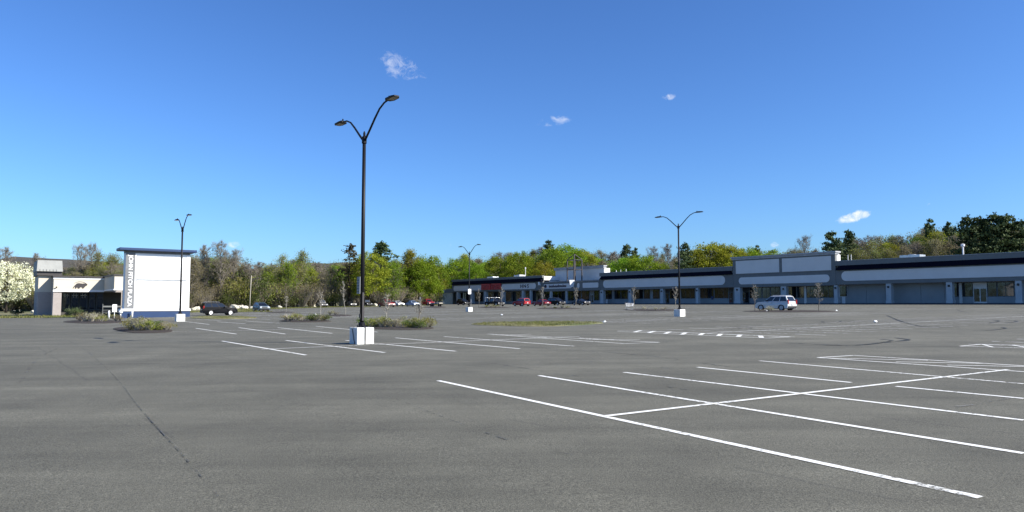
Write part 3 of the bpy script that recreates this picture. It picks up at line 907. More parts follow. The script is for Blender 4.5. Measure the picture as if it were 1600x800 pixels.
# C: long store with one pale board
s = Store('long_board_store', 'store with one very long pale rounded board behind the lone lamp post', 937.3, 1145.3)
s.shell(7.95, (3.5, 6.25), True, (6.25, 7.1))
s.panel(942.5, 1133, 4.05, 6.1, 1.0)
for a, c in ((937.3, 942), (981.5, 985.3), (1031, 1035.3), (1086.5, 1090.3)): s.column(a, c, 3.5)
for a, c, n in ((943.5, 956, 2), (960, 970, 1), (970.5, 980.5, 2), (992, 1005, 2), (1006, 1015.5, 2), (1020, 1030.5, 2), (1046, 1062, 2), (1064, 1085.5, 3), (1093, 1115, 3), (1116, 1138, 3)): s.window(a, c, 1.15, 3.45, n)
for a, c in ((986.3, 991.5), (1038, 1045), (1139, 1145)): s.door(a, c, 2.5, 'darkframe', 'rdk')
s.part(MB().box(s.X(1112, PL), s.X(1114.5, PL), PL - .25, PL - .08, .9, 1.6), 'post_box', M['navy'])

# D: raised parapet store
s = Store('raised_store', 'tall middle store with two big square boards over one rounded board', 1145.6, 1306)
s.shell(6.3, (3.45, 6.2), False, cap=False)
s.part(MB().box(0, s.W, -.05, .6, 6.2, 9.35), 'parapet', M['fascia'])
s.part(MB().box(-.15, s.W + .15, -.25, 1.2, 9.35, 9.7).box(-.35, s.W + .35, -.45, 1.4, 9.7, 9.98), 'cornice', M['cornice'])
s.part(MB().box(s.W - .6, s.W - .05, .6, 1.9, 6.5, 9.35), 'parapet_return', M['endwall'])
s.part(MB().box(.05, .6, .6, 1.9, 6.5, 9.35), 'parapet_return', M['endwall'])
for a, c in ((1150.6, 1218.3), (1223, 1299.8)): s.part(MB().box(s.X(a), s.X(c), -.13, -.05, 6.35, 9.1), 'sign_panel', M['panel'])
s.panel(1154.5, 1296.5, 4.05, 5.55, .75)
for a, c in ((1147, 1155.6), (1219.3, 1227.5), (1302.3, 1307.6)): s.column(a, c, 3.45)
for a, c, n in ((1171, 1190, 3), (1191, 1203, 2), (1204, 1218.5, 2), (1229, 1244, 3), (1245, 1256, 2), (1260, 1278, 3), (1279, 1302, 3)): s.window(a, c, 1.1, 3.4, n)
s.door(1157, 1170, 2.5, 'darkframe', 'rdk'); s.part(MB().box(s.X(1256.4, PL), s.X(1259.6, PL), PL - .12, PL, -.05, 3.45), 'pier', M['panel'])

# E: right-hand store running out of the picture
s = Store('right_end_store', 'long right-hand store with blank wall bays and glazed double doors', 1306.4, 1700, uend=14)
s.shell(8.0, (3.55, 6.25), True, (6.25, 7.15))
s.panel(1315, 1700, 4.2, 6.05, .95)
for a, c in ((1383.5, 1391.3), (1477.5, 1487), (1585.5, 1595.5), (1690, 1700)): s.column(a, c, 3.55)
s.window(1311.5, 1323.5, 1.25, 3.4, 1, 'frame')
for a, c in ((1326, 1353), (1354, 1383), (1392, 1438), (1439, 1475)): s.part(MB().box(s.X(a, PL), s.X(c, PL), PL - .05, PL - .002, .05, 3.5), 'blank_panel', M['pwall'])
s.window(1488.5, 1498, 1.1, 3.45, 1); s.window(1503, 1520, 1.1, 3.45, 1); s.window(1542.5, 1557, 1.1, 3.45, 1); s.window(1558, 1584, 1.1, 3.45, 2); s.window(1596, 1630, 1.1, 3.45, 2); s.window(1632, 1680, 1.1, 3.45, 2)
s.part(MB().box(s.X(1498.3, PL), s.X(1502.7, PL), PL - .12, PL, -.05, 3.45), 'pier', M['panel'])
s.door(1520.3, 1541.7, 2.5, 'frame', 'panel')


# roof-top equipment
def roof_unit(px, w, d, h, zr, back, label):
    u_ = FU(px, SV + back); x, y = uv(u_, SV + back)
    t = thing('rooftop_unit', label, 'air conditioner', (x, y, GS + zr), ROT_STORE, 'air handling units on the store roofs')
    MB().box(-w / 2, w / 2, -d / 2, d / 2, .2, h).build('housing', M['silver'], t, .03)
    MB().box(-w / 2 - .05, w / 2 + .05, -d / 2 - .05, d / 2 + .05, 0, .2).build('curb', M['frame'], t)
    g = MB()
    for k in range(6): g.box(w / 2, w / 2 + .03, -d / 2 + .15, d / 2 - .15, .3 + k * (h - .45) / 6, .34 + k * (h - .45) / 6)
    g.build('louvre', M['frame'], t)
    MB().tube([(0, 0, h), (0, 0, h + .12)], min(w, d) * .3, 14).build('fan_shroud', M['frame'], t)


roof_unit(1427, 3.6, 2.2, 2.0, 6.75, 5, 'grey unit on the roof of the right-hand store')
roof_unit(770, 3.4, 2.4, 2.0, 6.85, 6, 'pale unit on the roof above the red sign')
roof_unit(812, 3.0, 2.4, 2.1, 6.85, 6, 'pale unit on the red-signed store roof, near its right end')


def vent_pipe(px, h, r, zr, back, label, cap=False):
    x, y = uv(FU(px, SV + back), SV + back); b = MB().tube([(0, 0, 0), (0, 0, h)], r, 10)
    if cap: b.tube([(0, 0, h - .05), (0, 0, h), (0, 0, h + .35), (0, 0, h + .45)], [r, r * 2.4, r * 2.4, .02], 10)
    o = b.build('vent_pipe', M['endwall']); o.location = (x, y, GS + zr); tag(o, label, 'vent pipe', 'vent pipes on the store roofs')


vent_pipe(1506.5, 3.0, .13, 6.75, 4, 'tall pale vent pipe on the right-hand store roof', True)
vent_pipe(1326, 2.8, .06, 6.75, 6, 'left one of two thin pipes beside the tall parapet')
vent_pipe(1331, 2.8, .06, 6.75, 6, 'right one of two thin pipes beside the tall parapet')
vent_pipe(821, 4.2, .09, 6.85, 8, 'tall mast with a capped head above the red-signed store', True)
vent_pipe(963, 2.2, .09, 6.75, 7, 'leftmost vent pipe above the very long pale board')
vent_pipe(970, 2.3, .07, 6.75, 7, 'middle vent pipe of three above the very long pale board')
vent_pipe(978.5, 2.4, .07, 6.75, 7, 'rightmost vent pipe of three above the very long pale board')


# ------------------------------------------------------------------ cars
SPEC = dict(
    suv=dict(L=4.55, W=1.86, H=1.78, belt=1.10, hood=1.04, cab=(-2.22, 1.05), roof=(-1.88, .18), r=.38),
    boxy=dict(L=4.15, W=1.8, H=1.62, belt=1.0, hood=.98, cab=(-2.02, .95), roof=(-1.9, .2), r=.33),
    sedan=dict(L=4.75, W=1.82, H=1.45, belt=.93, hood=.9, cab=(-1.75, 1.05), roof=(-1.0, .2), r=.33),
    hatch=dict(L=4.1, W=1.76, H=1.5, belt=.95, hood=.92, cab=(-1.98, 1.15), roof=(-1.55, .2), r=.32),
    van=dict(L=5.0, W=1.95, H=1.76, belt=1.04, hood=.98, cab=(-2.42, 1.6), roof=(-2.25, .55), r=.34),
    jeep=dict(L=4.0, W=1.8, H=1.85, belt=1.15, hood=1.12, cab=(-1.9, .55), roof=(-1.86, .35), r=.39),
    pickup=dict(L=5.6, W=1.95, H=1.86, belt=1.1, hood=1.12, cab=(-.75, 1.25), roof=(-.6, .5), r=.4),
)


def car(name, kind, paint, label, cat, loc, rz, rim='rim', rack=False, group='vehicles parked in the plaza lot'):
    S = SPEC[kind]; L, W, H, bl, hd, r = S['L'], S['W'], S['H'], S['belt'], S['hood'], S['r']
    t = thing(name, label, cat, loc, rz, group)
    wf, wr = L / 2 - .88, -L / 2 + .9; ar = r + .07; h = W / 2

    def arch(xc): return [(xc - ar * math.cos(R(a)), .30 + ar * math.sin(R(a)) * 1.05) for a in (0, 25, 50, 75, 105, 130, 155, 180)]
    top = [(L / 2 - .03, .62), (L / 2 - .1, .8), (L / 2 - .35, hd - .07), (S['cab'][1] + .05, hd + .02), (S['cab'][1] - .4, bl), (S['cab'][0] + .1, bl)]
    if kind == 'pickup': top += [(-.85, bl), (-L / 2 + .05, bl - .02)]
    elif kind == 'sedan': top += [(-L / 2 + .25, bl - .02), (-L / 2 + .06, bl - .1)]
    else: top += [(-L / 2 + .06, bl - .05)]
    prof = [(-L / 2 + .02, .6), (-L / 2 + .05, .32)] + arch(wr) + arch(wf) + [(L / 2 - .06, .30), (L / 2, .45)] + top
    b = MB()
    n = len(prof)
    rings = []
    for yy, sc_ in ((-h + .0, .0), (-h + .02, .5), (-h + .1, 1), (h - .1, 1), (h - .02, .5), (h, 0)):
        rings.append([(x * (1 - (1 - sc_) * .012), yy + (0.05 if yy < 0 else -.05) * (1 if z > bl - .12 else 0) * (1 - sc_), z - (1 - sc_) * .03 * (z > .7)) for x, z in prof])
    b.loft(rings)
    body = b.build('body', paint, t, 0)
    c0, c1 = S['cab']; r0, r1 = S['roof']; hb, ht = h - .07, h - .24
    cab = MB(); cab.loft([[(c0, -hb, bl - .03), (c1, -hb, bl - .03), (c1, hb, bl - .03), (c0, hb, bl - .03)],
                          [(r0, -ht, H - .07), (r1, -ht, H - .07), (r1, ht, H - .07), (r0, ht, H - .07)],
                          [(r0 + .15, -ht + .12, H), (r1 - .25, -ht + .12, H), (r1 - .25, ht - .12, H), (r0 + .15, ht - .12, H)]])
    cab.build('cabin', paint, t, .03)
    lerp = lambda a, c, k: a + (c - a) * k
    z0, z1 = bl + .04, H - .13
    k0, k1 = (z0 - bl + .03) / (H - .04 - bl), (z1 - bl + .03) / (H - .04 - bl)
    nb = {'pickup': 2, 'sedan': 2, 'hatch': 2}.get(kind, 3)
    for sgn in (-1, 1):
        ya, yb = sgn * (lerp(hb, ht, k0) + .008), sgn * (lerp(hb, ht, k1) + .008)
        xa0, xa1 = lerp(c0, r0, k0) + .12, lerp(c1, r1, k0) - .12; xb0, xb1 = lerp(c0, r0, k1) + .12, lerp(c1, r1, k1) - .10
        for i in range(nb):
            f0, f1 = i / nb + (.02 if i else 0), (i + 1) / nb - (.02 if i < nb - 1 else 0)
            g = MB().quad((lerp(xa0, xa1, f0), ya, z0), (lerp(xa0, xa1, f1), ya, z0), (lerp(xb0, xb1, f1), yb, z1), (lerp(xb0, xb1, f0), yb, z1))
            g.build('side_window', M['carglass'], t, recalc=False)
        g = MB().box(.4 if kind == 'pickup' else -.2, .58 if kind == 'pickup' else -.02, sgn * h - .012, sgn * h + .012, bl - .2, bl - .17)
        g.build('door_handle', M['dark'], t)
        m = MB(); m.loft([[(c1 - .5, sgn * (h - .03), bl + .03), (c1 - .38, sgn * (h - .03), bl + .03), (c1 - .38, sgn * (h - .03), bl + .15), (c1 - .5, sgn * (h - .03), bl + .15)],
                          [(c1 - .52, sgn * (h + .17), bl + .02), (c1 - .42, sgn * (h + .17), bl + .02), (c1 - .42, sgn * (h + .17), bl + .17), (c1 - .52, sgn * (h + .17), bl + .17)]])
        m.build('mirror', M['dark'], t)
        # lamps
        yq = sgn * (h - .27)
        hl = MB(); hl.loft([[(L / 2 - .34, yq - .17, .66), (L / 2 - .34, yq + .17, .66), (L / 2 - .34, yq + .17, .84), (L / 2 - .34, yq - .17, .84)],
                            [(L / 2 - .055, yq - .16, .67), (L / 2 - .075, yq + .16, .67), (L / 2 - .1, yq + .15, .82), (L / 2 - .08, yq - .15, .82)]])
        hl.build('headlight', M['head'], t)
        tz0, tz1 = (.72, bl - .08) if kind in ('sedan', 'hatch', 'pickup') else (.82, bl + .18)
        MB().box(-L / 2 - .0, -L / 2 + .12, min(sgn * (h - .05), sgn * (h - .2)), max(sgn * (h - .05), sgn * (h - .2)), tz0, tz1).build('tail_light', M['tail'], t)
    # front and rear glass
    g = MB(); ka, kb = .12, .93
    off = .012
    g.quad((lerp(c1, r1, ka) + off, -lerp(hb, ht, ka) + .12, lerp(bl - .03, H - .07, ka) + off), (lerp(c1, r1, ka) + off, lerp(hb, ht, ka) - .12, lerp(bl - .03, H - .07, ka) + off),
           (lerp(c1, r1, kb) + off, lerp(hb, ht, kb) - .1, lerp(bl - .03, H - .07, kb) + off), (lerp(c1, r1, kb) + off, -lerp(hb, ht, kb) + .1, lerp(bl - .03, H - .07, kb) + off))
    g.build('windscreen', M['carglass'], t, recalc=False)
    g = MB()
    g.quad((lerp(c0, r0, ka) - off, -lerp(hb, ht, ka) + .14, lerp(bl - .03, H - .07, ka) + .0), (lerp(c0, r0, ka) - off, lerp(hb, ht, ka) - .14, lerp(bl - .03, H - .07, ka)),
           (lerp(c0, r0, kb) - off, lerp(hb, ht, kb) - .12, lerp(bl - .03, H - .07, kb)), (lerp(c0, r0, kb) - off, -lerp(hb, ht, kb) + .12, lerp(bl - .03, H - .07, kb)))
    g.build('rear_window', M['carglass'], t, recalc=False)
    MB().box(L / 2 - .12, L / 2 + .03, -h + .12, h - .12, .33, .52).build('front_bumper', M['dark'], t, .03)
    MB().box(-L / 2 - .05, -L / 2 + .1, -h + .1, h - .1, .36, .56).build('rear_bumper', M['silver'] if kind == 'pickup' else M['dark'], t, .03)
    MB().box(L / 2 - .08, L / 2 + .015, -.45, .45, .56, .74).build('grille', M['dark'], t)
    MB().box(-L / 2 - .03, -L / 2 + .03, -.16, .16, .66, .80).build('number_plate', M['white'], t)
    MB().box(-L / 2 + .3, L / 2 - .3, -h + .16, h - .16, .24, .5).build('underbody', M['dark'], t)
    if kind == 'pickup': MB().box(-L / 2 + .15, -.95, -h + .16, h - .16, bl - .04, bl + .006).build('bed_shade_panel', M['dark'], t)  # dark panel standing in for the shaded hollow of the open bed
    if kind in ('suv', 'van', 'boxy'):
        rr = MB()
        for sg in (-1, 1): rr.tube([(r0 + .2, sg * (ht - .05), H - .01), (r0 + .3, sg * (ht - .05), H + .05), (r1 - .4, sg * (ht - .05), H + .05), (r1 - .3, sg * (ht - .05), H - .01)], .02, 6)
        rr.build('roof_rail', M['silver'], t)
    if rack:
        q = MB()
        for xx in (-L / 2 + .2, -.95, .9):
            q.tube([(xx, -h + .1, bl), (xx, -h + .1, H + .15), (xx, h - .1, H + .15), (xx, h - .1, bl)], .035, 6)
        for yy in (-h + .1, 0, h - .1): q.tube([(-L / 2 - .1, yy, H + .19), (1.6, yy, H + .19)], .035, 6)
        q.build('ladder_rack', M['silver'], t)
    for xx in (wf, wr):
        for sgn in (-1, 1):
            y0 = sgn * (h - .23); y1 = sgn * (h - .01); N = 18
            ring = lambda rad, yy: [(xx + rad * math.cos(2 * math.pi * i / N), yy, r + rad * math.sin(2 * math.pi * i / N)) for i in range(N)]
            w = MB(); w.loft([ring(r * .62, y0), ring(r * .94, y0), ring(r, y0 + sgn * .04), ring(r, y1 - sgn * .04), ring(r * .94, y1), ring(r * .64, y1)])
            wo = w.build('wheel', M['tyre'], t, smooth=False)
            q = MB(); q.loft([ring(r * .66, y1 + sgn * .002), ring(r * .6, y1 + sgn * .012), ring(r * .5, y1 - sgn * .0), ring(r * .15, y1 + sgn * .015)])
            q.build('rim', M[rim], wo)
    return t


NU_, PU, PV = R(-54), R(126), R(36)
P = lambda px, py: G(px, py)
silver, blackp = carpaint('silver_paint', (.52, .52, .51)), mat('black_paint', (.004, .004, .005), .4, 0, .04, .8, .12)
redp, darkred = carpaint('red_paint', (.32, .009, .014), .3, 0, .2), carpaint('dark_red_paint', (.19, .009, .014), .3, 0, .2)
bluep, darkp, palep = carpaint('blue_grey_paint', (.05, .075, .09)), carpaint('charcoal_paint', (.011, .012, .016), .3, 0, .15), carpaint('pale_blue_paint', (.30, .38, .5))
whitep = carpaint('white_paint', (.7, .7, .7))
car('parked_suv', 'suv', silver, 'silver estate SUV parked alone before the tall middle store', 'car', P(1212, 485.6), PU, 'frame')
car('parked_hatchback', 'boxy', blackp, 'boxy black car with pale wheels by the grass strip', 'car', P(342, 492.6), PV, 'whiterim')
car('parked_hatchback', 'hatch', bluep, 'dark blue-grey hatchback beside the row of boulders', 'car', P(408, 486.6), NU_)
car('parked_suv', 'jeep', darkp, 'black off-roader with a shiny bonnet at the edge of the woods', 'car', P(503, 480), NU_)
car('parked_sedan', 'sedan', darkp, 'dark saloon with a glinting front just left of the near lamp post', 'car', P(547, 479.3), NU_)
car('parked_suv', 'jeep', blackp, 'small black off-roader just right of the near lamp post', 'car', P(573, 478.8), NU_)
car('parked_pickup', 'pickup', darkred, 'dark red pickup parked in front of the woods', 'pickup', P(604, 479.8), NU_)
car('parked_sedan', 'sedan', whitep, 'white car mostly hidden behind the dark red pickup', 'car', P(621, 478.6), NU_)
car('parked_sedan', 'sedan', palep, 'pale blue saloon in front of a dark van near the woods', 'car', P(645, 478.8), NU_)
car('parked_van', 'van', darkp, 'dark van half hidden behind the pale blue saloon', 'van', P(640, 477.5), NU_)
car('parked_pickup', 'pickup', redp, 'bright red pickup hitched before a trailer by the annex', 'pickup', P(668, 477.3), NU_)
car('parked_suv', 'suv', blackp, 'black SUV in front of the left end of the red-signed store', 'car', P(724, 476.8), NU_)
car('parked_pickup', 'pickup', blackp, 'big black pickup with a ladder rack before the red sign', 'pickup', P(773, 478.6), NU_, rack=True)
car('parked_suv', 'suv', redp, 'red SUV with its bright rear end in the sun', 'car', P(815, 478.4), PU)
car('parked_sedan', 'sedan', darkred, 'dark red saloon between the red SUV and the dark van', 'car', P(846, 477.9), PU)
car('parked_van', 'van', blackp, 'black van in front of the purple lettered low store', 'van', P(869, 477), NU_)
car('parked_sedan', 'sedan', darkp, 'dark saloon parked beneath the open tower frame', 'car', P(908, 476.8), NU_)


def trailer(px, py):
    t = thing('trailer', 'low dark flatbed trailer loaded with pale boards near the annex', 'trailer', P(px, py), NU_)
    MB().box(-2.2, 2.2, -.95, .95, .55, .7).build('deck', M['dark'], t); f = MB()
    for yy in (-.95, .95):
        f.tube([(-2.2, yy, 1.1), (2.2, yy, 1.1)], .03, 6)
        for xx in (-2.2, -.7, .8, 2.2): f.tube([(xx, yy, .7), (xx, yy, 1.1)], .03, 6)
    f.build('side_rail', M['frame'], t); MB().tube([(2.2, .5, .6), (3.3, 0, .5)], .05, 6).tube([(2.2, -.5, .6), (3.3, 0, .5)], .05, 6).build('drawbar', M['dark'], t)
    MB().box(-1.9, 2.4, -.5, .5, .7, .95).build('boards', M['wood'], t)
    for yy in (-1.08, 1.08):
        for xx in (-.45, .45): MB().tube([(xx, yy - .1, .33), (xx, yy + .1, .33)], .33, 14).build('wheel', M['tyre'], t)


trailer(681, 479)


def cart(px, py, rz):
    t = thing('shopping_cart', 'shopping cart left at the end of the narrow planting bed', 'cart', P(px, py), rz)
    f = MB()
    for sgn in (-1, 1):
        f.tube([(.45, sgn * .22, .12), (-.42, sgn * .25, .12), (-.48, sgn * .26, .55), (-.62, sgn * .26, 1.02)], .018, 6)
        f.tube([(-.42, sgn * .25, .5), (.5, sgn * .2, .6)], .014, 6)
    f.build('frame', M['silver'], t)
    bk = MB()
    lo = [(-.42, -.22, .52), (.42, -.16, .58), (.42, .16, .58), (-.42, .22, .52)]; hi = [(-.52, -.3, .98), (.56, -.23, .92), (.56, .23, .92), (-.52, .3, .98)]
    for i in range(4):
        a, c, d, e = Vector(lo[i]), Vector(lo[(i + 1) % 4]), Vector(hi[i]), Vector(hi[(i + 1) % 4])
        for k in range(9): bk.tube([a.lerp(c, k / 8), d.lerp(e, k / 8)], .008, 4)
        for k in range(5): bk.tube([a.lerp(d, k / 4), c.lerp(e, k / 4)], .009, 4)
    for k in range(7): bk.tube([Vector(lo[0]).lerp(Vector(lo[1]), k / 6), Vector(lo[3]).lerp(Vector(lo[2]), k / 6)], .008, 4)
    bk.build('basket', M['bag'], t)
    tr = MB()
    for k in range(7): tr.tube([(-.4 + k * .13, -.23, .22), (-.4 + k * .13, .23, .22)], .012, 4)
    tr.build('lower_tray', M['bag'], t)
    MB().tube([(-.62, -.28, 1.03), (-.62, .28, 1.03)], .022, 8).build('handle', M['dark'], t)
    for xx, yy in ((.42, .22), (.42, -.22), (-.4, .25), (-.4, -.25)): MB().tube([(xx, yy - .02, .065), (xx, yy + .02, .065)], .065, 10).build('wheel', M['dark'], t)


cart(984, 484.6, R(20))


def lump(seed, sx, sy, sz, rough=.35, sub=2):
    bm = bmesh.new(); bmesh.ops.create_icosphere(bm, subdivisions=sub, radius=1)
    for v in bm.verts:
        n = noise.noise(v.co * 1.3 + Vector((seed * 7.1, seed * 3.3, 0))) + .5 * noise.noise(v.co * 3 + Vector((seed, 0, seed)))
        v.co *= 1 + rough * n; v.co.x *= sx; v.co.y *= sy; v.co.z *= sz
    me = bpy.data.meshes.new('lump'); bm.to_mesh(me); bm.free()
    return me


rng = random.Random(21)
for i, (px, py, w) in enumerate([(303, 484, .55), (308, 483.5, .95), (366, 482.5, 1.2), (376, 482, 1.3), (383, 482.6, 1.1), (390, 481.4, 1.2), (362, 481, .9), (356, 480.5, .8), (395, 482.8, .9), (371, 480.6, .9), (425, 480.5, .8), (437, 481, .7),
                                 (456, 480.4, .9), (467, 479.6, .8), (490, 479.8, .95), (518, 479, .8), (52, 488.6, .6), (30, 487, .4), (22, 486.6, .35), (586, 478.6, .9)]):
    me = lump(i + 1, w * rng.uniform(.8, 1.2), w * .7, w * rng.uniform(.5, .75), .4); me.materials.append(M['rock'])
    o = bpy.data.objects.new('boulder', me); C.objects.link(o); o.location = P(px, py) + Vector((0, 0, w * .2)); o.rotation_euler.z = rng.random() * 6
    if px < 60: tag(o, 'pale boulder on the grass behind the flowering tree', 'boulder', 'boulders behind the flowering tree')
    elif px < 320: tag(o, ('small' if i == 0 else 'larger') + ' pale boulder just right of the plaza sign', 'boulder', 'boulders along the far edge of the lot')
    elif px < 400: tag(o, 'pale boulder in the heap between the two parked hatchbacks', 'boulder', 'boulders in the heap behind the black car')
    else: tag(o, 'pale boulder on the grass edge between the hatchback and the pickup', 'boulder', 'boulders along the wood edge')
for i, (px, py, lab) in enumerate([(784, 493, 'white scrap of plastic on the asphalt before the grass island'), (945, 504.3, 'white scrap at the right tip of the grass island'),
                                   (1307, 486.6, 'white plastic bag just right of the silver SUV'), (1368, 504.5, 'torn white bag lying on the open asphalt by the curved tyre marks'), (1198, 486.8, 'white scrap beneath the silver SUV front wheel'), (493, 492.5, 'small white cup beside the shrub bed left of the near lamp')]):
    me = lump(i + 40, .11, .08, .07, .8); me.materials.append(M['bag'])
    o = bpy.data.objects.new('litter', me); C.objects.link(o); o.location = P(px, py) + Vector((0, 0, .08)); tag(o, lab, 'litter', 'white litter on the lot')
# signs on posts
for px, py, h, lab in ((656.5, 480.5, 2.3, 'small white sign on a thin post right of the pale blue saloon'), (736, 477.4, 1.7, 'small white sign on a post behind the far lamp post')):
    t = thing('post_sign', lab, 'sign', P(px, py), ROT_STORE + R(-20), 'small white signs on posts')
    MB().tube([(0, 0, -.05), (0, 0, h)], .035, 6).build('post', M['frame'], t); MB().box(-.3, .3, -.05, -.02, h - .85, h).build('sign_plate', M['white'], t, .01)
# bare pole standing before the woods
t = thing('bare_pole', 'thin pale bare pole standing in front of the green undergrowth', 'pole', (0, 0, 0))
Yp = 165; xp = (391 - 800) / F * Yp; t.location = (xp, Yp, gxy(xp, Yp) - .1)
MB().tube([(0, 0, 0), (.1, 0, 4), (.25, 0, 7.6)], [.12, .1, .07], 8).build('pole_shaft', M['wood'], t, smooth=True); MB().tube([(.02, 0, 6.6), (.3, 0, 7.1)], [.05, .03], 6).build('stub', M['wood'], t)


# ------------------------------------------------------------------ plants
def quads(mb, pts, size, rng, flat=0, mi=0):
    mb.mi = mi
    for p in pts:
        s_ = size * rng.uniform(.6, 1.35)
        n = Vector((rng.gauss(0, 1), rng.gauss(0, 1), rng.gauss(0, 1) + flat)).normalized(); a = n.orthogonal().normalized()
        a.rotate(Matrix.Rotation(rng.random() * 6.28, 3, n)); c = n.cross(a)
        p = Vector(p)
        mb.add([p - a * s_ * .5, p + c * s_ * .32 - a * s_ * .05, p + a * s_ * .5, p - c * s_ * .32 + a * s_ * .05], [(0, 1, 2, 3)])


def skel(rng, H, base, spread, n1, n2, n3, up=.6, lean=0, shape=lambda t: math.sin(math.pi * min(1, .25 + .75 * t)) ** .6):
    T, W, tips = [], [], []
    tp = [Vector((0, 0, -.2))]
    for i in range(1, 8):
        tp.append(Vector((lean * i * H / 8 + rng.gauss(0, .012) * H, rng.gauss(0, .012) * H, H * .95 * i / 7)))
    T.append((tp, [H * .016 * (1 - .85 * i / 7) + .02 for i in range(8)]))
    for i in range(n1):
        t = base + (.97 - base) * (i + rng.random() * .6) / n1
        k = t * 7 / .95 * .95; j = min(6, int(k)); o = tp[j].lerp(tp[j + 1], k - j)
        a = i * 2.4 + rng.uniform(-.5, .5); q = (t - base) / (1 - base)
        L = H * spread * shape(q) * rng.uniform(.7, 1.15)
        d = Vector((math.cos(a), math.sin(a), up * rng.uniform(.5, 1.5) + .5 * q)).normalized()
        bp = [o]
        for m in range(4):
            d = (d + Vector((rng.gauss(0, .13), rng.gauss(0, .13), .16 + rng.gauss(0, .08)))).normalized(); bp.append(bp[-1] + d * L / 4)
        r0 = H * .006 * (1 - .5 * q) + .015
        T.append((bp, [r0, r0 * .8, r0 * .6, r0 * .4, .012]))
        for j2 in range(n2):
            f = .3 + .7 * (j2 + rng.random()) / n2; k2 = f * 4; jj = min(3, int(k2)); o2 = bp[jj].lerp(bp[jj + 1], min(1, k2 - jj))
            d2 = (d + Vector((rng.gauss(0, .75), rng.gauss(0, .75), rng.gauss(.1, .5)))).normalized(); l2 = L * rng.uniform(.2, .42)
            e = o2 + d2 * l2; mid_ = o2.lerp(e, .5) + Vector((0, 0, .04 * l2)); W.append(([o2, mid_, e], [.028, .02, .008]))
            for j3 in range(n3):
                o3 = o2.lerp(e, .3 + .7 * rng.random()); d3 = (d2 + Vector((rng.gauss(0, .6), rng.gauss(0, .6), rng.gauss(.15, .5)))).normalized()
                e3 = o3 + d3 * l2 * rng.uniform(.3, .7); W.append(([o3, e3], [.02, .006])); tips.append(e3)
            tips.append(e)
    return T, W, tips


def sliver(mb, p, d, L, w, rng):
    n = d.cross(Vector((rng.gauss(0, 1), rng.gauss(0, 1), rng.gauss(0, 1))))
    if n.length < 1e-4: return
    n = n.normalized() * w
    mb.add([p - n, p + n, p + d * L], [(0, 1, 2)])


def tree_proto(name, seed, H, base, spread, n1, n2, n3, leafm, nleaf, lsize, lspread, up=.6, barkm='bark', slivers=3, lean=0, twigm='twig'):
    rng = random.Random(seed); T, W, tips = skel(rng, H, base, spread, n1, n2, n3, up, lean)
    root = thing(name, 'x', 'tree')
    b = MB()
    for p, r in T: b.tube(p, r, 5)
    b.build('trunk', M[barkm], root, smooth=True)
    c = MB(); c.mi = 0
    for p, r in W: c.tube(p, r, 3, False)
    for p in tips:
        for _ in range(slivers):
            d = Vector((rng.gauss(0, 1), rng.gauss(0, 1), rng.gauss(.6, .8))).normalized(); sliver(c, p, d, rng.uniform(.4, 1.1), .014, rng)
    if nleaf:
        for p in tips:
            quads(c, [p + Vector((rng.gauss(0, lspread), rng.gauss(0, lspread), rng.gauss(0, lspread))) for _ in range(rng.randint(max(0, nleaf - 2), nleaf + 2))], lsize, rng, 0, 1)
    c.build('crown', [M[twigm], M[leafm]], root, recalc=False)
    return root


def maple_proto(name, seed, H, rad, base, leafm, nclump=105, per=120, lsize=.32):
    rng = random.Random(seed); root = thing(name, 'x', 'tree')
    T, W, tips = skel(rng, H * .9, base, rad / H * .9, 16, 4, 1)
    b = MB()
    for p, r in T: b.tube(p, r, 5)
    b.build('trunk', M['darkbark'], root, smooth=True)
    c = MB(); c.mi = 0
    for p, r in W: c.tube(p, r, 3, False)
    cz = H * (base + 1) / 2 - .02 * H; hz = H * (1 - base) / 2
    for k in range(nclump):
        while True:
            q = Vector((rng.gauss(0, 1), rng.gauss(0, 1), rng.gauss(0, 1))).normalized()
            if q.z > -.75: break
        rr = rng.uniform(.5, 1.0) ** .6
        nn = 1 + .22 * noise.noise(q * 1.7 + Vector((seed, 0, 0)))
        p = Vector((q.x * rad * rr * nn * (1 - .22 * max(0, q.z)), q.y * rad * rr * nn, cz + q.z * hz * rr * nn)); cr = rng.uniform(.5, 1.1) * rad * .13
        quads(c, [p + Vector((rng.gauss(0, cr), rng.gauss(0, cr), rng.gauss(0, cr * .75))) for _ in range(per)], lsize, rng, .3, 1)
    c.build('crown', [M['twig'], M[leafm]], root, recalc=False)
    return root


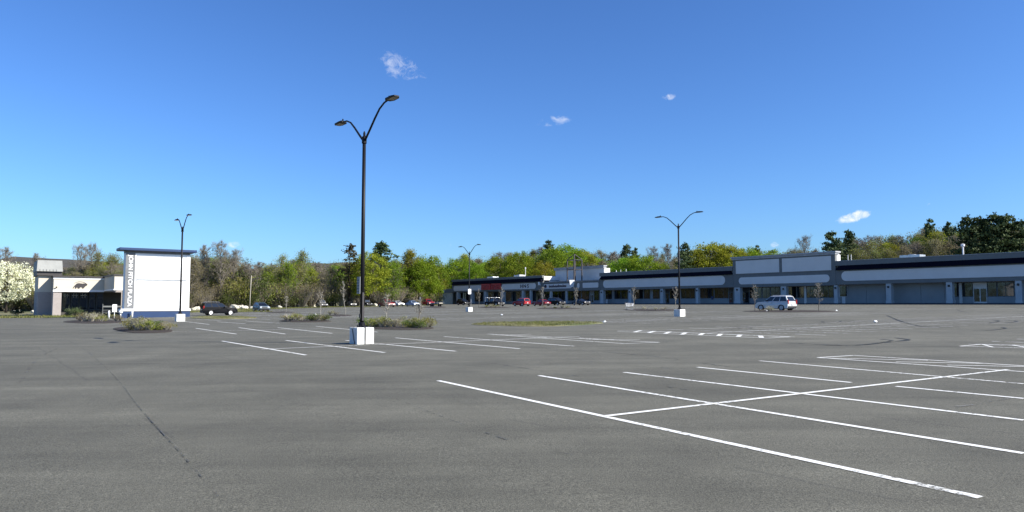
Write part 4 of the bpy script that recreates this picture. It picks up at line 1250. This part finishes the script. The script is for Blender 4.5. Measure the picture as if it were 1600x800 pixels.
def pine_proto(name, seed, H, rad, base, leafm='pine', gap=.12, per=46):
    rng = random.Random(seed); root = thing(name, 'x', 'tree')
    b = MB().tube([(0, 0, -.2), (rng.gauss(0, .15), rng.gauss(0, .15), H * .5), (0, 0, H)], [H * .018, H * .011, .02], 6)
    c = MB(); z = base * H
    while z < H * .97:
        t = (z / H - base) / (1 - base)
        for k in range(6):
            if rng.random() < gap: continue
            a = rng.random() * 6.28; L = rad * (1 - t) ** .58 * rng.uniform(.55, 1.2) + .35; rise = rng.uniform(.05, .4) * L
            e = Vector((math.cos(a) * L, math.sin(a) * L, z + rise)); o = Vector((0, 0, z))
            b.tube([o, o.lerp(e, .5) - Vector((0, 0, rise * .2)), e], [.06, .04, .015], 3)
            pts = []
            for _ in range(per):
                f = .25 + .8 * rng.random() ** .7; q = o.lerp(e, f); w = .22 * L * (1.1 - f * .6) + .15
                pts.append(q + Vector((rng.gauss(0, w), rng.gauss(0, w), rng.gauss(.05, .16))))
            quads(c, pts, .6, rng, 1.2)
        z += rng.uniform(.45, .95) * H / 16
    quads(c, [(rng.gauss(0, .18), rng.gauss(0, .18), H - abs(rng.gauss(0, .6))) for _ in range(30)], .4, rng)
    b.build('trunk', M['darkbark'], root); c.build('crown', M[leafm], root, recalc=False)
    return root


def bush_proto(name, seed, r, h, leafm, n, ls, twigs=30, twigm='twig'):
    rng = random.Random(seed); root = thing(name, 'x', 'shrub'); b = MB()
    for _ in range(twigs):
        a = rng.random() * 6.28; q = rng.random() ** .5 * r; b.tube([(0.1 * math.cos(a) * r, .1 * math.sin(a) * r, -.03), (q * .6 * math.cos(a), q * .6 * math.sin(a), h * .5), (q * math.cos(a), q * math.sin(a), h * rng.uniform(.7, 1.05))], [.012 * h + .004, .008 * h + .003, .003], 3, False)
    b.build('stems', M[twigm], root, recalc=False); c = MB()
    cl = [(rng.gauss(0, .45) * r, rng.gauss(0, .45) * r, h * rng.uniform(.3, .92)) for _ in range(14)]
    pts = []
    for _ in range(n):
        k = rng.choice(cl); s_ = r * .24
        p = Vector((k[0] + rng.gauss(0, s_), k[1] + rng.gauss(0, s_), k[2] + rng.gauss(0, h * .13)))
        if p.z > .02 * h: pts.append(p)
    quads(c, pts, ls, rng, .4); c.build('foliage', M[leafm], root, recalc=False)
    return root


PT = dict(
    bare=[tree_proto('bare_tree', 1, 16, .28, .26, 22, 6, 4, 'bud', 0, .2, .3, .9, 'bark', 8), tree_proto('bare_tree', 2, 16, .22, .22, 26, 6, 4, 'rust', 0, .2, .3, 1.1, 'bark', 8),
          tree_proto('bare_tree', 12, 16, .35, .30, 18, 7, 4, 'rust', 0, .2, .4, .8, 'bark', 9)],
    rusty=[tree_proto('rusty_tree', 15, 15, .2, .24, 22, 6, 4, 'rust', 5, .24, .5, .9, 'bark', 3), tree_proto('rusty_tree', 16, 15, .16, .27, 22, 6, 4, 'rust', 5, .24, .5, .8, 'bark', 3)],
    budding=[tree_proto('budding_tree', 3, 16, .2, .24, 22, 6, 4, 'bud', 6, .24, .5, .9), tree_proto('budding_tree', 4, 16, .16, .2, 26, 6, 3, 'bud', 7, .24, .55, 1.0),
             tree_proto('budding_tree', 14, 16, .24, .27, 20, 6, 4, 'yellow', 4, .24, .5, .8)],
    spring=[tree_proto('spring_tree', 5, 16, .12, .25, 24, 6, 3, 'yellow', 12, .3, .65, .8), tree_proto('spring_tree', 6, 15, .1, .28, 24, 6, 3, 'leaf', 11, .3, .65, .7)],
    maple=[maple_proto('maple_tree', 7, 14, 5.2, .14, 'leaf'), maple_proto('maple_tree', 8, 14, 5.8, .1, 'leaf'), maple_proto('maple_tree', 9, 14, 5.0, .12, 'yellow')],
    pine=[pine_proto('pine_tree', 10, 17, 5.0, .06), pine_proto('pine_tree', 11, 17, 3.8, .12, gap=.2), pine_proto('pine_tree', 13, 17, 6.2, .12, gap=.25, per=60)],
    thin=[pine_proto('thin_pine_tree', 17, 17, 3.8, .2, 'brownpine', .4, 18)],
    bush=[bush_proto('undergrowth_bush', 20, 2.6, 3.4, 'dgreen', 1500, .22), bush_proto('undergrowth_bush', 22, 2.2, 3.0, 'rust', 700, .18, 110), bush_proto('undergrowth_bush', 23, 2.8, 4.2, 'shrubleaf', 1400, .22)],
)
for n_, hh in (('bare', 16), ('rusty', 15), ('budding', 16), ('spring', 15.5), ('maple', 14), ('pine', 17), ('thin', 17), ('bush', 3.5)):
    for q in PT[n_]: q['H'] = max(v.co.z for ch in q.children for v in ch.data.vertices)
prng = random.Random(77)


def plant(kind, idx, px, topy, Y, label, group=None, wid=1.0):
    q = PT[kind][idx]
    m_ = (px - 800) / F
    if px > 706: Y = max(Y, 163.5 / (V[0] * m_ + V[1]))        # never inside the stores
    X_ = m_ * Y; z = gxy(X_, Y) - .1
    ztop = EYE + (475 - topy) / F * Y
    s_ = max(.12, (ztop - z) / q['H'])
    o = dup(q, (X_, Y, z), prng.random() * 6.28, (s_ * wid, s_ * wid, s_), label, group)
    del o['H']
    return o


# trees one can single out
for a in [
    ('bare', 0, 345, 371, 186, 'tallest bare tree, just right of the plaza sign', .9), ('bare', 1, 318, 379, 188, 'bare tree close beside the right edge of the plaza sign', .9),
    ('bare', 2, 365, 383, 190, 'bare leaning-crowned tree above the black boxy car', .9), ('bare', 0, 126, 376, 178, 'open bare tree rising left of centre above the bank roof', .8), ('bare', 2, 143, 373, 182, 'thin bare tree rising highest above the bank roof', .8),
    ('budding', 1, 153, 388, 176, 'dark-trunked budding tree above the right of the bank roof', .9), ('budding', 0, 176, 388, 182, 'budding tree at the left edge of the plaza sign', 1.1),
    ('bare', 1, 54, 392, 196, 'thin bare tree behind the grey clerestory', .8), ('bare', 0, 6, 381, 180, 'bare tree at the left edge behind the flowering tree', .9),
    ('budding', 2, 438, 394, 200, 'budding tree in the woods above the blue-grey hatchback', 1), ('budding', 1, 472, 386, 206, 'tall narrow budding tree above the black off-roader', 1.1), ('spring', 1, 450, 402, 196, 'greener tree before the tall narrow budding tree', .9),
    ('thin', 0, 547, 379, 205, 'thin brownish pine just left of the near lamp post', 1.0), ('pine', 0, 596, 375, 226, 'dark pine rising behind the yellow-green tree by the near lamp', 1.1),
    ('maple', 2, 578, 391, 205, 'big yellow-green tree just right of the near lamp post', 1.0), ('spring', 0, 640, 385, 225, 'tall pale yellow-green tree midway to the stores', 1.1), ('spring', 1, 614, 400, 212, 'green tree between the yellow-green tree and the pale one', 1.1),
    ('maple', 0, 671, 396, 226, 'full bright green maple left of the store annex', .95), ('maple', 1, 655, 405, 222, 'green maple tucked behind the bright one by the annex', 1), ('maple', 0, 715, 401, 275, 'green maple behind the left end of the red-signed store', 1.1),
    ('maple', 1, 743, 407, 270, 'lower green maple right of the far lamp post', 1.0), ('maple', 1, 781, 397, 262, 'round green maple above the red sign', .9), ('maple', 0, 812, 390, 262, 'tall green maple right of the one above the red sign', .9),
    ('maple', 2, 850, 406, 250, 'yellow-topped maple above the right end of the red-signed store', 1.0), ('maple', 1, 862, 384, 285, 'large green maple left of the open tower frame', 1.05), ('maple', 0, 885, 379, 300, 'large green maple behind the open tower frame', 1.0),
    ('pine', 1, 857, 374, 330, 'conifer tip showing above the large maple', .8), ('maple', 2, 908, 388, 300, 'yellow-green maple right of the open tower frame', 1.0), ('spring', 0, 925, 395, 280, 'spring tree right of the tower frame above the raised wall', 1.1),
    ('rusty', 0, 940, 386, 300, 'brown budding tree left of the dark conifer', 1.4), ('bare', 2, 958, 389, 300, 'grey bare tree left of the dark conifer', 1.3), ('pine', 0, 980, 380, 265, 'dark conifer behind the round green maples', .8), ('pine', 1, 993, 386, 270, 'smaller dark conifer right of the dark conifer', .7),
    ('maple', 1, 983, 399, 222, 'round maple on the left above the very long pale board', 1.25), ('maple', 0, 1005, 396, 222, 'round maple on the right of a pair above the long board', 1.15),
    ('bare', 0, 1022, 381, 240, 'pale bare tree left of a pair by the lone lamp post', .9), ('bare', 1, 1044, 378, 240, 'pale bare tree immediately left of the lone lamp post', .9), ('spring', 1, 1035, 405, 220, 'low spring tree below the pale bare pair', 1.3),
    ('pine', 2, 1071, 377, 205, 'dark pine immediately right of the lone lamp post', .62), ('maple', 2, 1110, 376, 215, 'broad yellow-green tree right of the dark pine', 1.3), ('spring', 0, 1092, 386, 212, 'spring tree between the dark pine and the broad one', 1.2), ('maple', 2, 1138, 379, 212, 'yellow-green tree left of the tall middle store', 1.1),
    ('maple', 0, 1168, 384, 215, 'bright green maple above the left corner of the tall middle store', 1.1), ('pine', 1, 1184, 382, 235, 'small conifer above the tall middle store', .6), ('maple', 1, 1207, 387, 230, 'green maple above the left board of the tall middle store', 1.1),
    ('bare', 2, 1258, 362, 200, 'open bare tree high above the tall middle store', .8), ('rusty', 1, 1240, 385, 205, 'rusty budding tree left of the open bare tree', 1.3), ('rusty', 0, 1272, 384, 205, 'rusty budding tree right of the open bare tree', 1.3),
    ('pine', 2, 1302, 359, 178, 'dark open pine above the right corner of the tall middle store', .75), ('pine', 0, 1328, 357, 182, 'dark pine right of the open one behind the stores', .7),
    ('pine', 1, 1456, 340, 190, 'thin-topped pine standing above the brown woods', .6), ('pine', 1, 1484, 345, 192, 'pine tip right of the thin-topped pine', .6),
    ('pine', 2, 1516, 334, 150, 'leftmost of the big dark pines on the right', .8), ('pine', 0, 1536, 336, 149, 'second big dark pine from the left on the right', .9), ('pine', 2, 1558, 330, 148, 'big dark pine at the top of the right-hand clump', .85),
    ('pine', 0, 1577, 332, 147, 'big dark pine right of the clump top', .9), ('pine', 2, 1600, 341, 146, 'big dark pine at the right edge of the picture', .9),
]: plant(a[0], a[1], a[2], a[3], a[4], a[5], None, a[6])

ZONES = [(-80, 60, 'behind the flowering tree'), (60, 200, 'behind the bank'), (200, 300, 'behind the plaza sign'), (300, 400, 'behind the black boxy car'), (400, 490, 'behind the blue-grey hatchback'), (490, 560, 'just left of the near lamp post'),
         (560, 640, 'behind the dark red pickup'), (640, 705, 'left of the store annex'), (705, 850, 'behind the red-signed store'), (850, 940, 'behind the low store'), (940, 1060, 'left of the lone lamp post'), (1060, 1146, 'right of the lone lamp post'),
         (1146, 1310, 'behind the tall middle store'), (1310, 1460, 'behind the right-hand store'), (1460, 1700, 'below the big dark pines')]
KN = dict(bare='bare grey tree', rusty='rusty brown budding tree', budding='pale budding tree', spring='fresh yellow-green tree', maple='full green maple', pine='dark pine', bush='low bush')


def zone(px):
    for a, c, s_ in ZONES:
        if a <= px < c: return s_
    return 'at the right edge'


SKY = [(-80, 402), (0, 400), (60, 408), (100, 410), (130, 402), (200, 396), (300, 386), (345, 384), (400, 402), (430, 404), (470, 392), (500, 403), (540, 396), (600, 398), (640, 394), (690, 404), (730, 392), (770, 390), (800, 388), (860, 382), (900, 388),
       (950, 390), (1000, 392), (1040, 392), (1100, 384), (1150, 386), (1200, 388), (1250, 386), (1300, 380), (1340, 364), (1380, 360), (1420, 358), (1450, 350), (1500, 344), (1560, 344), (1700, 345)]


def sky_at(px):
    for (a, p), (c, q) in zip(SKY, SKY[1:]):
        if a <= px <= c: return p + (q - p) * (px - a) / (c - a)
    return 350


def back_y(px):                                   # how far the wood edge stands
    if px < 200: return 172
    if px < 300: return 178
    if px < 705: return 182 + (px - 300) * .13 + (26 if px > 640 else 0)
    m = (px - 800) / F
    return 163 / (V[0] * m + V[1]) + (12 if px > 1490 else 0) + (32 if px < 1230 else 6)


rng = random.Random(4)
px = -70.0
i = 0
while px < 1680:
    y0 = back_y(px)
    for row in range(2 if px < 705 else 3):
        x_ = px + rng.uniform(-7, 7) - (18 if 680 < px < 705 else 0); Y = y0 + row * (13 if px < 705 else 22) + rng.uniform(-5, 8)
        if px < 540: wts = dict(bare=4.5, budding=5.5, spring=1.6, rusty=1)
        elif px < 705: wts = dict(bare=2, budding=4, spring=2.5, rusty=1)
        elif px < 1180: wts = dict(maple=.5, spring=1.3, budding=2.5, rusty=3, bare=3)
        elif px < 1330: wts = dict(rusty=4, budding=2, bare=2, spring=1)
        else: wts = dict(rusty=4, bare=3, budding=3.2, spring=.7)
        k = rng.choices(list(wts), list(wts.values()))[0]; idx = rng.randrange(len(PT[k])); z_ = zone(x_)
        top = sky_at(x_) + abs(rng.gauss(0, 6)) + (2 - row) * (9 if px > 705 else 4)
        plant(k, idx, x_, top, Y, f'{KN[k]} {z_}', f'{KN[k]}s {z_}', rng.uniform(1.0, 1.45))
    px += 15 if px < 705 else (15 if px < 1300 else 13)
# undergrowth along the wood edge and behind the stores
px = -60.0
while px < 683:
    Y = back_y(px) - rng.uniform(2, 9); k = rng.choice((0, 0, 1, 2, 2)) if 350 < px < 430 or rng.random() < .4 else 1
    z_ = zone(px); plant('bush', k, px, 475 - rng.uniform(18, 42), Y, ('green', 'brown twiggy', 'olive')[k] + f' bush at the wood edge {z_}', f'bushes at the wood edge {z_}', rng.uniform(.8, 1.3))
    px += rng.uniform(9, 15)
for px, h_ in ((380, 52), (392, 60), (372, 44), (405, 46), (430, 40), (60, 30), (20, 24)):
    plant('bush', rng.choice((0, 2)), px, 475 - h_, back_y(px) - 6, f'tall green bush at the wood edge {zone(px)}', f'tall green bushes at the wood edge {zone(px)}', .9)

# the depth of the wood behind: nobody could count it
b_br, b_lf = MB(), MB()
rng = random.Random(9)
for _ in range(520):
    px = rng.uniform(-150, 1750); far_ = rng.uniform(36, 150)
    Y = back_y(px) + far_; X_ = (px - 800) / F * Y; z = gxy(X_, Y)
    top = EYE + (475 - sky_at(max(-80, min(1700, px))) - rng.uniform(6, 22)) / F * Y
    h_ = min(21, max(5, top - z)); cr = rng.uniform(2.2, 4)
    b_br.tube([(X_, Y, z - .3), (X_ + rng.gauss(0, .5), Y, z + h_ * .85)], [.2, .04], 3, False)
    tgt = b_lf; tgt.mi = rng.choice((0, 0, 1, 2, 2, 3))
    mi_ = tgt.mi
    quads(tgt, [(X_ + rng.gauss(0, cr * .55), Y + rng.gauss(0, cr * .55), z + h_ * (.2 + .8 * rng.random() ** .8)) for _ in range(300)], .4, rng, 0, mi_)
b_lf.f += [[i + len(b_lf.v) for i in f] for f in b_br.f]; b_lf.m += [3] * len(b_br.f); b_lf.v += b_br.v
o = b_lf.build('distant_woods', [M['bud'], M['rust'], M['dgreen'], M['twig']], recalc=False)
o['kind'] = 'stuff'; o['label'] = 'deep mass of spring woods behind the front trees'
b_br, b_lf = MB(), MB()  # out-of-view trees, added to darken what the shop windows reflect
for _ in range(150):
    u_, v_ = rng.uniform(-150, 330), rng.uniform(-190, -140); X_, Y = uv(u_, v_); z = gxy(X_, Y); h_ = rng.uniform(9, 17)
    b_br.tube([(X_, Y, z - .3), (X_, Y, z + h_ * .85)], [.25, .05], 4, False); b_lf.mi = rng.choice((0, 0, 1, 2)); mi_ = b_lf.mi
    quads(b_lf, [(X_ + rng.gauss(0, 2.4), Y + rng.gauss(0, 2.4), z + h_ * (.15 + .85 * rng.random() ** .8)) for _ in range(110)], 1.3, rng, 0, mi_)
b_lf.f += [[i + len(b_lf.v) for i in f] for f in b_br.f]; b_lf.m += [3] * len(b_br.f); b_lf.v += b_br.v
o = b_lf.build('unseen_reflection_woods', [M['bud'], M['dgreen'], M['leaf'], M['twig']], recalc=False)
o['kind'] = 'stuff'; o['label'] = 'unseen belt of trees added behind the camera for the shop windows to reflect'

for lst in PT.values():
    for q in lst: discard(q)

# distant wooded hills
b = MB(); cols = 90; prof_ = []
for j, Y in enumerate((900, 1250, 1600, 2000, 2600)):
    for i in range(cols + 1):
        px = -500 + 2600 * i / cols; X_ = (px - 800) / F * Y
        ridge = (62 + 14 * noise.noise((px * .004, .3, 0)) + 6 * noise.noise((px * .02, 5, 0))) * (1 + .25 * sstep(250, -200, px)) / 1155 * 1600
        z = ridge * (0, .62, 1, .85, .3)[j] + (4 * noise.noise((X_ * .01, Y * .01, 2)) if 0 < j < 4 else -4)
        prof_.append((X_, Y, z))
b.add(prof_, [(j * (cols + 1) + i, j * (cols + 1) + i + 1, (j + 1) * (cols + 1) + i + 1, (j + 1) * (cols + 1) + i) for j in range(4) for i in range(cols)])
struct(b.build('distant_hills', M['hills'], smooth=True, recalc=False))

# flowering tree
rng = random.Random(31)
T, W, tips = skel(rng, 8.6, .26, .46, 20, 6, 3, .9)
p = G(9, 488.2)
t = thing('flowering_tree', 'round tree covered in creamy white blossom left of the bank', 'tree', p)
b = MB()
for q, r in T: b.tube(q, [x * 1.5 for x in r], 6)
b.build('trunk', M['darkbark'], t, smooth=True)
c = MB(); c.mi = 0
for q, r in W: c.tube(q, r, 3, False)
for k in range(260):
    q = Vector((rng.gauss(0, 1), rng.gauss(0, 1), rng.gauss(0, 1))).normalized(); rr = rng.uniform(.45, 1) ** .5; nn = 1 + .16 * noise.noise(q * 2.2)
    cpt = Vector((q.x * 5.3 * rr * nn, q.y * 5.3 * rr * nn, 5.9 + q.z * 3.9 * rr * nn * (1 if q.z > 0 else .95)))
    quads(c, [cpt + Vector((rng.gauss(0, .28), rng.gauss(0, .28), rng.gauss(0, .24))) for _ in range(30)], .26, rng, .2, 1)
    quads(c, [cpt + Vector((rng.gauss(0, .4), rng.gauss(0, .4), rng.gauss(0, .3))) for _ in range(4)], .22, rng, .2, 2)
c.build('crown', [M['twig'], M['blossom'], M['shrubleaf']], t, recalc=False)

# dark clipped shrubs by the bank
for i, (px, py, r, h_, lab) in enumerate([(27, 492, .85, .75, 'low dark yew in front of the flowering tree'), (116, 494, 1.1, 1.15, 'dark yew under the bank window, behind the shrub bed')]):
    q = bush_proto('dark_yew', 60 + i, r, h_, 'pine', 1100, .12, 20); q.location = P(px, py); tag(q, lab, 'shrub')

# shrubs in the beds
SH = [bush_proto('bed_shrub', 71, .62, .78, 'shrubleaf', 620, .085, 40, 'palebark'), bush_proto('bed_shrub', 72, .6, .8, 'shrubred', 360, .08, 60, 'palebark'), bush_proto('bed_shrub', 73, .65, .72, 'shrubgreen', 700, .09, 40), bush_proto('bed_shrub', 74, .55, .85, 'shrubpale', 340, .085, 70, 'palebark')]
beds = [
    ('in the near bed before the plaza sign', [(205, 517, 0, 1.0), (214, 518, 3, 1.1), (222, 517, 0, 1.15), (231, 518, 0, .95), (240, 516.5, 2, 1.0), (250, 517, 2, 1.05), (259, 517, 1, .95), (264, 516.5, 0, .7)]),
    ('in the bed before the bank', [(126, 503, 1, 1.1), (134, 503.5, 1, 1.2), (143, 503.5, 3, 1.3), (151, 503, 3, 1.2), (159, 503.5, 0, 1.0), (182, 503, 1, 1.0), (188, 502.8, 1, .8)]),
    ('in the bed left of the near lamp post', [(447, 502, 1, .9), (454, 502.5, 1, 1.0), (463, 502.5, 0, 1.1), (471, 502.5, 1, .9), (487, 502.5, 2, 1.0), (495, 502.5, 1, .95), (506, 502, 2, 1.0)]),
    ('in the bed right of the near lamp', [(573, 512, 2, 1.0), (581, 512.5, 0, 1.0), (589, 512.5, 2, .9), (597, 513, 0, .95), (606, 513, 3, .9), (616, 513, 3, .85), (634, 508.5, 3, 1.1), (626, 510, 1, .8), (641, 513.5, 2, .95), (649, 513.5, 0, .95), (657, 513.5, 2, 1.0), (666, 513, 0, .9), (672, 512.5, 3, .7)]),
    ('in the small bed behind the leaning sapling', [(516, 493, 3, .8), (524, 492.8, 1, .7)]),
    ('in the narrow bed by the shopping cart', [(1008, 485, 3, .7), (1025, 485.2, 3, .6), (1038, 485, 1, .6)]),
    ('in the narrow bed below the silver SUV', [(1202, 487, 3, .9), (1190, 486.8, 1, .5)]),
    ('in the narrow bed before the dark red saloon', [(852, 482.2, 3, .8), (868, 482.5, 2, .7), (878, 482.4, 3, .7), (887, 482.2, 0, .6)]),
    ('in the small bed before the black pickup', [(760, 480.8, 0, 1.0), (768, 481, 3, 1.0), (776, 481, 0, .9)]),
]
SN = ['yellow-green leafy shrub', 'reddish twiggy shrub', 'dark green leafy shrub', 'pale wispy shrub']
for where, lst in beds:
    cnt = {}
    for px, py, k, s_ in lst:
        big = [q for q in lst if q[2] == k]; n_ = sorted(q[0] for q in big).index(px); m_ = len(big)
        pos = '' if m_ == 1 else (('leftmost ', 'rightmost ')[n_] if m_ == 2 else (['leftmost '] + [o_ + ' from left ' for o_ in ('2nd', '3rd', '4th')[:m_ - 2]] + ['rightmost '])[n_])
        lab = f'{SN[k]} {where}' if not pos else (f'{pos}{SN[k]} {where}' if 'from' not in pos else f'{SN[k]}, {pos}{where}')
        s_ *= prng.uniform(.66, .95)
        dup(SH[k], P(px, py) + Vector((0, 0, .05)), prng.random() * 6.28, (s_ * 1.05, s_ * 1.05, s_ * .9), lab, f'shrubs {where}')
for q in SH: discard(q)


# saplings
def sapling(px, py, topy, label, seed, pale=False, lean=0, bud=True, wid=.22):
    p = G(px, py); H = (py - topy) / F * p.y; rng = random.Random(seed)
    T, W, tips = skel(rng, H, .34, wid, 11, 4, 3, 1.1, lean)
    t = thing('sapling', label, 'tree', p, rng.random() * 6.28 if not lean else 0, 'young street trees in the planting beds'); b = MB()
    for i, (q, r) in enumerate(T): b.tube(q, [.05 if pale else .04, .036, .033, .03, .026, .022, .016, .01] if i == 0 else [.018, .014, .011, .008, .005], 5)
    b.build('trunk', M['palebark'] if pale else M['bark'], t, smooth=True); c = MB(); c.mi = 0
    for q, r in W: c.tube(q, [x * .45 for x in r], 3, False)
    for q in tips:
        for _ in range(1): sliver(c, q, Vector((rng.gauss(0, 1), rng.gauss(0, 1), rng.gauss(.6, .7))).normalized(), rng.uniform(.1, .3), .008, rng)
    if bud: quads(c, [Vector(q) + Vector((rng.gauss(0, .1), rng.gauss(0, .1), rng.gauss(0, .1))) for q in tips[::2]], .07, rng, 0, 1)
    c.build('crown', [M['palebark'], M['shrubred']], t, recalc=False)


sapling(539.5, 493, 436, 'leaning pale-stemmed sapling left of the near lamp post', 1, True, -.09, False, .12)
sapling(604, 509, 459, 'pale slim sapling in front of the dark red pickup', 2, True)
sapling(655, 509, 468, 'slim sapling at the right of the bed by the near lamp', 3)
sapling(501, 494, 456, 'sapling before the black off-roader', 4, True)
sapling(748, 481, 452, 'sapling at the left rear of the black pickup', 5)
sapling(784, 481, 448, 'pale sapling in front of the black pickup', 6, True)
sapling(848, 482, 447, 'sapling in front of the dark red saloon', 7, True)
sapling(900, 482.3, 449, 'sapling in front of the dark saloon', 8, True)
sapling(990, 484.5, 447, 'sapling just right of the shopping cart', 9, True)
sapling(1056, 485.6, 447, 'sapling immediately left of the lone lamp post', 10, True)
sapling(1179.5, 487, 447, 'sapling at the nose of the silver SUV', 11, False, 0, True, .3)
sapling(1280, 487.3, 443, 'sapling right of the silver SUV', 12, False, 0, True, .3)
sapling(447, 488.4, 462, 'small sapling in the bed right of the blue-grey hatchback', 13, True)

# ------------------------------------------------------------------ sky, sun, camera
w = bpy.data.worlds.new('World'); bpy.context.scene.world = w; w.use_nodes = True
nt = w.node_tree; bg = nt.nodes['Background']; bg.inputs['Strength'].default_value = .066
sk = nt.nodes.new('ShaderNodeTexSky'); sk.sky_type = 'NISHITA'; sk.sun_disc = False
sk.sun_elevation = SUN_EL; sk.sun_rotation = math.pi / 2 - SUN_AZ
sk.altitude = 100; sk.air_density = 1.0; sk.dust_density = .7; sk.ozone_density = 3.0
d = nt.nodes.new('ShaderNodeTexCoord').outputs['Generated']
sep = nt.nodes.new('ShaderNodeSeparateXYZ'); nt.links.new(d, sep.inputs[0])
yy = mth(nt, 'MAXIMUM', sep.outputs['Y'], .05)
az, el = mth(nt, 'DIVIDE', sep.outputs['X'], yy), mth(nt, 'DIVIDE', sep.outputs['Z'], yy)
cmb = nt.nodes.new('ShaderNodeCombineXYZ'); nt.links.new(az, cmb.inputs[0]); nt.links.new(el, cmb.inputs[1])
wn = tex(nt, 50, 10, .72, cmb.outputs[0]); wn.inputs['Distortion'].default_value = 1.6
wf = tex(nt, 16, 4, .6, cmb.outputs[0])
total = None
for px, py, rx, ry, amp, tilt in ((624, 98, 44, 28, .72, -.3), (656, 120, 14, 16, .55, 0), (865, 186, 36, 11, .74, .15), (829, 172, 6, 12, .3, 0), (1050, 147, 14, 6, .75, .2), (1338, 338, 32, 10, 1.35, .25), (365, 382, 13, 7, .9, 0), (707, 116, 5, 7, .4, 0), (150, 370, 34, 4, .35, 0), (711, 383, 26, 6, .5, 0), (1456, 320, 6, 5, .55, 0), (1212, 382, 10, 6, .9, 0)):
    a0 = (px - 800) / F; e0 = (475 - py) / F
    dx = mth(nt, 'DIVIDE', mth(nt, 'SUBTRACT', az, a0), rx / F)
    dy = mth(nt, 'DIVIDE', mth(nt, 'SUBTRACT', mth(nt, 'SUBTRACT', el, e0), mth(nt, 'MULTIPLY', mth(nt, 'SUBTRACT', az, a0), tilt)), ry / F)
    r2 = mth(nt, 'ADD', mth(nt, 'MULTIPLY', dx, dx), mth(nt, 'MULTIPLY', dy, dy))
    g = mth(nt, 'MULTIPLY', mth(nt, 'SUBTRACT', 1.25, r2, clamp=True), amp)
    total = g if total is None else mth(nt, 'MAXIMUM', total, g)
nz = mth(nt, 'MULTIPLY_ADD', mth(nt, 'ADD', wn.outputs['Fac'], mth(nt, 'MULTIPLY', wf.outputs['Fac'], .5)), 2.6, -1.95)
raw = mth(nt, 'ADD', mth(nt, 'MULTIPLY_ADD', total, .95, -.52), nz)
cl = mth(nt, 'MULTIPLY', mth(nt, 'MULTIPLY', raw, 1.0, clamp=True), mth(nt, 'MULTIPLY', total, .85, clamp=True), clamp=True)
hs = nt.nodes.new('ShaderNodeHueSaturation'); hs.inputs['Saturation'].default_value = 1.0
gm = nt.nodes.new('ShaderNodeGamma'); gm.inputs['Gamma'].default_value = 1.15
nt.links.new(sk.outputs[0], gm.inputs['Color'])
nt.links.new(mixc(nt, 1.0, gm.outputs['Color'], (.53, .785, 1.13), 'MULTIPLY'), hs.inputs['Color'])
nt.links.new(mixc(nt, cl, hs.outputs['Color'], (8.5, 8.7, 9.2)), bg.inputs['Color'])

sl = bpy.data.lights.new('Sun', 'SUN'); sl.energy = 4.8; sl.angle = R(.53); sl.color = (1, .94, .83)
so = bpy.data.objects.new('Sun', sl); C.objects.link(so)
sd = Vector((math.cos(SUN_EL) * math.cos(SUN_AZ), math.cos(SUN_EL) * math.sin(SUN_AZ), math.sin(SUN_EL)))
so.rotation_euler = sd.to_track_quat('Z', 'Y').to_euler(); so.location = sd * 50

cam = bpy.data.cameras.new('Camera'); cam.sensor_width = 36; cam.lens = 36 * F / 1600; cam.clip_end = 9000; cam.clip_start = .1
co = bpy.data.objects.new('Camera', cam); C.objects.link(co); co.location = (0, 0, EYE); co.rotation_euler = (R(90) + PITCH, 0, 0)
sn = bpy.context.scene; sn.camera = co
sn.view_settings.view_transform = 'Standard'; sn.view_settings.look = 'None'; sn.view_settings.exposure = .95; sn.view_settings.gamma = 1
sn.render.engine = 'CYCLES'
sn.cycles.max_bounces = 6; sn.cycles.transparent_max_bounces = 12
